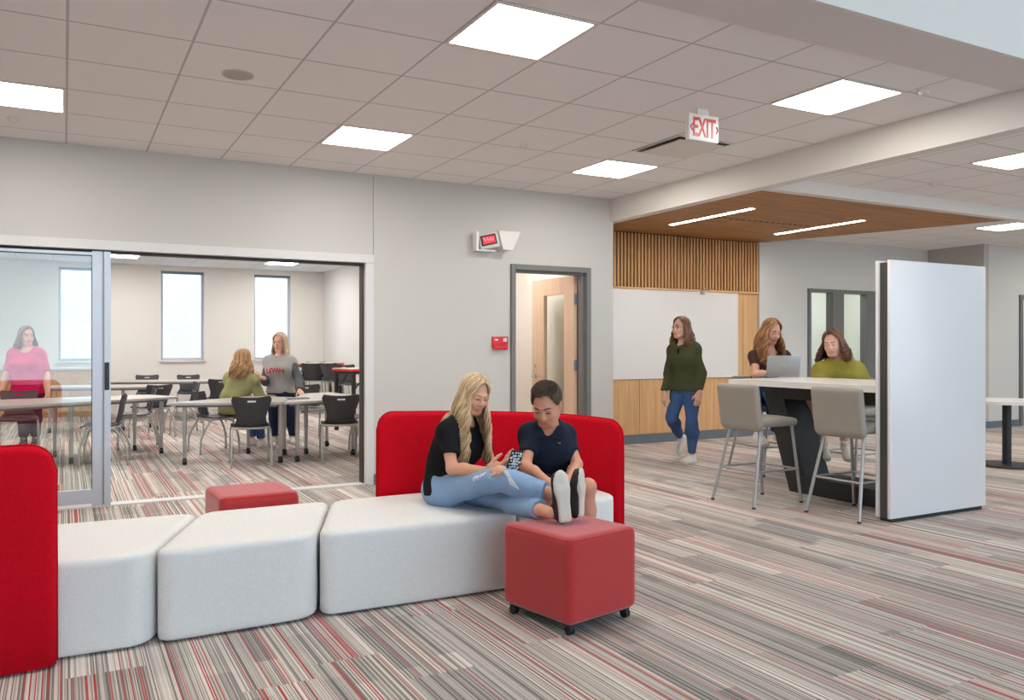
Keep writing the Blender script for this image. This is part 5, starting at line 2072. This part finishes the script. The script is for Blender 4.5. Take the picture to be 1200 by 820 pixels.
for sg in (-1, 1):
    rr = p2.right * sg
    q0 = FP.project(N2 + rr * .008 - UP * .062, p2.fwd) + p2.fwd * .004
    q1 = N2 + rr * .052 + p2.fwd * .058 + UP * .012
    q2 = N2 + rr * .088 + p2.fwd * .030 - UP * .004
    q3 = FP.project(N2 + rr * .070 - UP * .070, p2.fwd) + p2.fwd * .006
    th_ = (p2.fwd * .6 + UP * .5) * .006
    col.add([q0, q1, q2, q3, q0 + th_, q1 + th_, q2 + th_, q3 + th_], [(0, 1, 2, 3), (4, 7, 6, 5), (0, 3, 7, 4), (3, 2, 6, 7), (2, 1, 5, 6), (1, 0, 4, 5)])
obj('collar', col, 'navy', p2.t, world=True)
lg_ = p2.last.project(J2['neck'] + (J2['pelvis'] - J2['neck']) * .24 - p2.right * .07, p2.fwd) + p2.fwd * .002
M['black_short'] = fabric('black_shorts_cloth', lin(34, 34, 36), .12, 300, .15)
p2.cloth('shorts', 'black_short', lambda F: (p2.seat(F, .014), F.cut(J2['pelvis'] + UP * .10, UP), p2.leg(F, 'R', .02, .74, .008), p2.leg(F, 'L', .02, .74, .008)), wr=.005, fq=22, seed=17)
e = MB()
for sg in (-1, 1):
    e.tube([lg_ + p2.right * (.0095 * math.cos(a)) + UP * (sg * (.0085 - .012 * math.sin(a))) for a in np.linspace(.15, 2.99, 9)], .0017, 5)
obj('emblem', e, 'grey_plastic', p2.t, world=True)
for k, px, f in (('R', 650, 4.58), ('L', 693, 4.62)):
    hl = J2['a' + k].copy()
    hl[2] = 0.0
    toe = CR * .80 - CF * .62
    p2.shoe(hl - toe * .05, toe, UP, 'shoe_white', s=.9)
p2.short_hair(bh)

# ---------------------------------------------------------------- the walking girl
f0 = 9.25
J3 = dict(head=at(798, 384, f0), neck=at(801, 405, f0 + .02), sR=at(786, 412, f0 + .1), sL=at(818, 411, f0 - .08), eR=at(783, 439, f0 + .12), wR=at(779, 460, f0), eL=at(822, 438, f0 - .1), wL=at(820, 460, f0 - .2),
          pelvis=at(803, 454, f0), hR=at(796, 458, f0 + .06), hL=at(810, 458, f0 - .06), kL=at(811, 495, f0 - .1), aL=atz(811, f0 - .02, .09), kR=at(787, 490, f0 - .04), aR=at(797, 512, f0 + .30))
SK3 = skin_mat('fair_skin', lin(224, 178, 156))
h3 = hair_mats('auburn', [lin(112, 78, 56), lin(88, 58, 40), lin(136, 98, 72)])
p = Person('girl in dark green jacket and blue jeans walking past the whiteboard', J3, -CR * .72 - CF * .7, -CR * .86 - CF * .5, UP, SK3, s=1.0, hs=1.02, h=.007, brows=h3[1], w=dict(hip=.15, waist=.13, chest=.145))
p.body({'R': dict(d=-UP - CR * .15, n=CR * .6 + CF * .3, s=1), 'L': dict(d=-UP - CR * .2, n=CR * .2 + CF * .8, s=1)})
M['green_jacket'] = fabric('dark_green_jacket', lin(72, 76, 52), .1, 200, .2)
p.cloth('undershirt', 'black_tee', lambda F: p.torso(F, .008, top=.95), wr=.001, hole=(.062, .005), cuts=((J3['pelvis'] + UP * .1, -UP),))
p.cloth('jacket', 'green_jacket', lambda F: (p.torso(F, .022), p.seat(F, .012), p.arm(F, 'R', .014, 1.93), p.arm(F, 'L', .014, 1.93)), wr=.008, fq=22, seed=21,
        cuts=((J3['pelvis'] - UP * .035, -UP),), hole=(.072, .02, .09))
M['blue_denim'] = denim('blue_denim', lin(66, 94, 136))
p.cloth('jeans', 'blue_denim', lambda F: (p.seat(F, -.004), p.leg(F, 'R', .010, 1.93), p.leg(F, 'L', .012, 1.93)), wr=.006, fq=24, seed=22)
toe = nrm(-CR * .75 - CF * .66)
hl = J3['aL'] - toe * .05
hl[2] = 0
p.shoe(hl, toe, UP, 'shoe_white')
tb_ = nrm(-UP * .75 - CR * .5 - CF * .4)
ub_ = nrm(-CR * .5 + UP * .6)
p.shoe(J3['aR'] - tb_ * .05 - nrm(ub_ - tb_ * (ub_ @ tb_)) * .09, tb_, ub_, 'shoe_white')
p.long_hair(h3, .25, n=180, wave=.022, wfreq=34, face_open=66, seed=8, rad=.0105, drift=.22)
gl = MB()
for sg in (-1, 1):
    gl.tube([p.W(sg * .033 + .021 * math.cos(a), .101 - .012 * abs(sg * .033 + .021 * math.cos(a)) / .05, .005 + .016 * math.sin(a)) for a in np.linspace(0, 2 * math.pi, 13)], .0018, 5)
    gl.tube([p.W(sg * .054, .088, .008), p.W(sg * .077, .0, .008)], .0018, 5)
gl.tube([p.W(-.012, .1, .008), p.W(.012, .1, .008)], .0018, 5)
obj('glasses', gl, 'black', p.t, world=True)

# ---------------------------------------------------------------- the girl with the laptop
f0 = 8.55
J4 = dict(head=at(904, 388, f0 - .06), neck=at(901, 412, f0), sR=at(881, 418, f0 - .03), sL=at(922, 417, f0 + .08), eR=at(885, 439, f0 - .15), wR=at(906, 437, f0 - .42), eL=at(929, 438, f0 - .05), wL=at(922, 437, f0 - .34),
          pelvis=at(896, 459, f0 + .1), hR=at(887, 461, f0 + .02), hL=at(906, 461, f0 + .1), kR=at(880, 463, f0 - .34), aR=at(888, 505, f0 - .34), kL=at(904, 464, f0 - .32), aL=at(912, 506, f0 - .2))
SK4 = skin_mat('light_skin', lin(226, 176, 152))
h4 = hair_mats('honey', [lin(158, 112, 70), lin(126, 84, 50), lin(190, 148, 102)])
p = Person('girl in brown tee with long wavy hair working on the laptop at the high table', J4, -CF * .97 + CR * .1, -CF * .85 + CR * .26 - UP * .34, UP + CR * .05, SK4, s=.98, hs=1.04, h=.007, brows=h4[1], gaze=-.5, w=dict(hip=.15, waist=.12, chest=.14))
p.body({'R': dict(d=-CF * .9 + CR * .3 - UP * .12, n=-UP, curl=(.25, .3, .3, .35)), 'L': dict(d=-CF * .9 - CR * .35 - UP * .12, n=-UP, curl=(.25, .3, .3, .35))})
M['brown_tee'] = fabric('brown_jersey', lin(82, 62, 58), .1, 300, .15)
p.cloth('shirt', 'brown_tee', lambda F: (p.torso(F, .012), p.arm(F, 'R', .016, .5), p.arm(F, 'L', .016, .5)), wr=.004, fq=22, seed=31, cuts=((J4['pelvis'] - UP * .03, -UP),), hole=(.08, .02))
p.cloth('jeans', 'blue_denim', lambda F: (p.seat(F, .01), F.cut(J4['pelvis'] + UP * .09, UP), p.leg(F, 'R', .022, 1.9, .01), p.leg(F, 'L', .022, 1.9, .01)), wr=.006, fq=24, seed=32)
for k in 'RL':
    toe = nrm(-CF * .9 + CR * .1 - UP * .25)
    p.shoe(J4['a' + k] - toe * .05 - UP * .09, toe, UP, 'shoe_white')
p.long_hair(h4, .36, n=230, wave=.024, wfreq=40, face_open=56, seed=12, rad=.011, drift=.28, cap_h=38)

# ---------------------------------------------------------------- the girl in the olive sweater
f0 = 8.05
J5 = dict(head=at(976, 402, f0 - .05), neck=at(984, 426, f0), sR=at(959, 437, f0 - .08), sL=at(1009, 435, f0 + .14), eR=at(951, 462, f0 - .12), wR=at(970, 466, f0 - .34), eL=at(1018, 462, f0 + .08), wL=at(998, 467, f0 - .2),
          pelvis=at(985, 465, f0 + .06), hR=at(973, 467, f0 - .02), hL=at(998, 467, f0 + .1), kR=at(952, 472, f0 - .42), aR=at(964, 516, f0 - .42), kL=at(982, 473, f0 - .4), aL=at(990, 517, f0 - .34))
SK5 = skin_mat('pale_skin', lin(238, 196, 180))
h5 = hair_mats('chestnut', [lin(98, 64, 46), lin(74, 46, 32), lin(124, 86, 62)])
p = Person('girl in olive sweater with curly brown hair smiling toward the laptop', J5, -CF * .88 - CR * .45, -CF * .72 - CR * .60 - UP * .24, UP - CR * .1, SK5, s=1.04, hs=1.06, h=.007, smile=True, brows=h5[1], gaze=-.4, lips=lin(218, 142, 132), w=dict(hip=.18, waist=.165, chest=.172, arm=1.12, leg=1.1))
p.body({'R': dict(d=CR * .5 - CF * .7 - UP * .2, n=-UP), 'L': dict(d=-CR * .5 - CF * .7 - UP * .2, n=-UP)})
M['olive'] = fabric('olive_sweater_knit', lin(148, 138, 62), .1, 220, .2)
p.cloth('sweater', 'olive', lambda F: (p.torso(F, .026), p.arm(F, 'R', .028, 1.9), p.arm(F, 'L', .028, 1.9)), wr=.008, fq=20, seed=41, cuts=((J5['pelvis'] - UP * .03, -UP),), hole=(.058, .0))
zz = [p.last.project(J5['neck'] - UP * q_, p.fwd) for q_ in (.05, .08, .11, .14)]
obj('zip', MB().tube(zz, .0035, 6), 'chrome', p.t, world=True)
p.cloth('shorts', 'black_short', lambda F: (p.seat(F, .012), p.leg(F, 'R', .02, .6), p.leg(F, 'L', .02, .6)), wr=.004, cuts=((J5['pelvis'] + UP * .09, UP),))
for k in 'RL':
    toe = nrm(-CF * .85 - CR * .2 - UP * .45)
    p.shoe(J5['a' + k] - toe * .05 - UP * .085, toe, UP, 'shoe_white')
p.long_hair(h5, .21, n=300, wave=.026, wfreq=62, face_open=60, seed=15, rad=.0115, drift=.36, cap_h=38, frizz=.004)

# ---------------------------------------------------------------- the woman in pink behind the glass
f0 = 10.9
J6 = dict(head=at(31, 394, f0), neck=at(31, 409, f0), sR=at(13, 417, f0 - .06), sL=at(49, 416, f0 + .06), eR=at(8, 440, f0 - .08), wR=at(1, 462, f0 - .18), eL=at(54, 440, f0 + .08), wL=at(56, 461, f0 - .02),
          pelvis=at(34, 461, f0), hR=at(27, 463, f0 - .03), hL=at(41, 463, f0 + .03), kR=atz(28, f0 - .03, .46), aR=atz(28, f0, .09), kL=atz(41, f0 + .03, .46), aL=atz(42, f0 + .06, .09))
SK6 = skin_mat('rosy_skin', lin(224, 170, 148))
h6 = hair_mats('dark_blonde', [lin(142, 112, 82), lin(112, 84, 58), lin(172, 142, 108)])
p = Person('woman in pink blouse standing behind the sliding glass panel', J6, CR * .45 - CF * .9, CR * .72 - CF * .6, UP, SK6, s=1.08, hs=1.08, h=.010, smile=True, brows=h6[1], w=dict(hip=.175, waist=.165, chest=.17, arm=1.1))
p.body({'R': dict(d=-UP - CR * .2, n=CR, s=1), 'L': dict(d=-UP + CR * .05, n=-CR, s=1)})
M['pink'] = fabric('pink_blouse', lin(214, 84, 122), .08, 200, .15)
M['magenta'] = fabric('magenta_hem', lin(196, 14, 78), .08, 200, .15)
p.cloth('blouse', 'pink', lambda F: (p.torso(F, .026), p.seat(F, .02), p.arm(F, 'R', .026, .8), p.arm(F, 'L', .026, .8)), wr=.008, fq=18, seed=51, cuts=((J6['pelvis'] + UP * .12, -UP),), hole=(.082, .02))
p.cloth('blouse_hem', 'magenta', lambda F: (p.torso(F, .026), p.seat(F, .026)), wr=.008, fq=18, seed=51, cuts=((J6['pelvis'] + UP * .12, UP), (J6['pelvis'] - UP * .02, -UP + CR * .12)))
M['plum'] = fabric('dark_plum_trousers', lin(60, 40, 62), .1, 300, .1)
p.cloth('trousers', 'plum', lambda F: (p.seat(F, .012), p.leg(F, 'R', .018, 1.95), p.leg(F, 'L', .018, 1.95)), wr=.004)
for k in 'RL':
    toe = nrm(CR * .4 - CF * .9)
    hl = J6['a' + k] - toe * .05
    hl[2] = 0
    p.shoe(hl, toe, UP, 'shoe_dark')
p.long_hair(h6, .17, n=130, wave=.012, face_open=64, seed=18, rad=.012, drift=.3)

# ---------------------------------------------------------------- the seated girl in the sage jacket, seen from behind
f0 = 10.4
J7 = dict(head=at(285, 421, f0), neck=at(283, 438, f0), sR=at(301, 446, f0 - .12), sL=at(266, 444, f0 + .14), eR=at(307, 468, f0 - .02), wR=at(322, 468, f0 + .2), eL=at(272, 468, f0 + .3), wL=at(296, 466, f0 + .45),
          pelvis=at(271, 478, f0 + .02), hR=at(280, 481, f0 - .02), hL=at(270, 480, f0 + .14), kR=at(304, 482, f0 + .22), kL=at(294, 480, f0 + .40), aR=atz(306, f0 + .26, .09), aL=atz(296, f0 + .44, .09))
h7 = hair_mats('caramel', [lin(176, 134, 92), lin(146, 104, 66), lin(204, 166, 122)])
p = Person('girl in sage green jacket seated with her back turned, facing the teacher', J7, CF * .72 + CR * .7, CF * .80 + CR * .55, UP, SK4, s=1.0, hs=1.06, h=.010, brows=h7[1], w=dict(hip=.155, waist=.145, chest=.155))
p.body({'R': dict(d=CR * .6 + CF * .7, n=-UP), 'L': dict(d=CR * .7 + CF * .4, n=-UP)})
M['sage'] = fabric('sage_jacket', lin(152, 150, 104), .08, 200, .2)
p.cloth('jacket', 'sage', lambda F: (p.torso(F, .034), p.seat(F, .024), p.arm(F, 'R', .028, 1.93), p.arm(F, 'L', .028, 1.93), F.cone(J7['neck'] - p.fwd * .09 - UP * .05, J7['neck'] - p.fwd * .1 - UP * .12, .07, .09, .04)), wr=.010, fq=18, seed=61,
        cuts=((J7['pelvis'] - UP * .08, -UP),), hole=(.06, -.02))
p.cloth('jeans', 'blue_denim', lambda F: (p.seat(F, .01), p.leg(F, 'R', .016, 1.9), p.leg(F, 'L', .016, 1.9)), wr=.005)
for k in 'RL':
    toe = nrm(CR * .8 + CF * .5)
    hl = J7['a' + k] - toe * .05
    hl[2] = 0
    p.shoe(hl, toe, UP, 'shoe_white')
p.long_hair(h7, .27, n=190, wave=.026, wfreq=34, face_open=60, seed=22, rad=.0125, drift=.25)

# ---------------------------------------------------------------- the teacher in the grey hoodie
f0 = 11.1
J8 = dict(head=at(328, 401, f0), neck=at(328, 418, f0), sR=at(312, 426, f0 - .02), sL=at(345, 426, f0 + .02), eR=at(311, 447, f0 - .02), wR=at(309, 443, f0 - .26), eL=at(350, 444, f0 - .1), wL=at(351, 458, f0 - .33),
          pelvis=at(329, 461, f0), hR=at(323, 464, f0), hL=at(336, 464, f0), kR=atz(322, f0 - .02, .46), aR=atz(322, f0, .09), kL=atz(339, f0 - .02, .46), aL=atz(344, f0 + .05, .09))
h8 = hair_mats('light_blonde', [lin(206, 184, 154), lin(176, 150, 118), lin(228, 212, 188)])
p = Person('teacher in grey hoodie with red lettering standing behind the tables', J8, -CF * .95 - CR * .2, -CF * .95 - CR * .22 - UP * .1, UP, SK4, s=1.03, hs=1.08, h=.010, smile=True, brows=h8[1], w=dict(hip=.16, waist=.15, chest=.158))
p.body({'R': dict(d=-CR * .75 - CF * .5 + UP * .25, n=CR * .3 - CF * .2 + UP * .8, curl=(.2, .2, .25, .3)), 'L': dict(d=-CF * .75 + CR * .45 - UP * .3, n=-UP, curl=(.1, .1, .12, .12))})
M['hoodie'] = fabric('heather_grey_hoodie', lin(172, 168, 166), .08, 240, .2)
M['hoodie_dark'] = fabric('charcoal_raglan_sleeve', lin(92, 94, 98), .08, 240, .2)
p.cloth('hoodie', 'hoodie', lambda F: (p.torso(F, .024), p.seat(F, .02), F.cone(J8['neck'] - UP * .03, J8['neck'] - UP * .045 + p.fwd * .03, .085, .09, .03)), wr=.007, fq=18, seed=71, cuts=((J8['pelvis'] + UP * .01, -UP),), hole=(.066, .0))
FH = p.last
for k in 'RL':
    p.cloth('sleeve', 'hoodie_dark', lambda F: p.arm(F, k, .020, 1.93), wr=.006, fq=20, seed=72)
p.cloth('jeans', denim('dark_denim', lin(40, 50, 74)), lambda F: (p.seat(F, .012), p.leg(F, 'R', .02, 1.95), p.leg(F, 'L', .02, 1.95)), wr=.005)
vs, fs = text_mesh('LEVAN', .085, .001, .003, 1.0)
tc_ = J8['neck'] + (J8['pelvis'] - J8['neck']) * .36
vv = []
for x, y, z in vs:      # wrapped around the chest
    vv.append(FH.project(tc_ - p.right * x + UP * (y - .9 * x * x), p.fwd) + p.fwd * (z + .007))
obj('lettering', MB().add(vv, fs), 'sign_red', p.t, world=True)
for k in 'RL':
    toe = nrm(-CF + (CR * .3 if k == 'L' else 0))
    hl = J8['a' + k] - toe * .05
    hl[2] = 0
    p.shoe(hl, toe, UP, 'shoe_white')
p.long_hair(h8, .34, n=150, wave=.010, face_open=62, seed=25, rad=.0115, drift=.12)
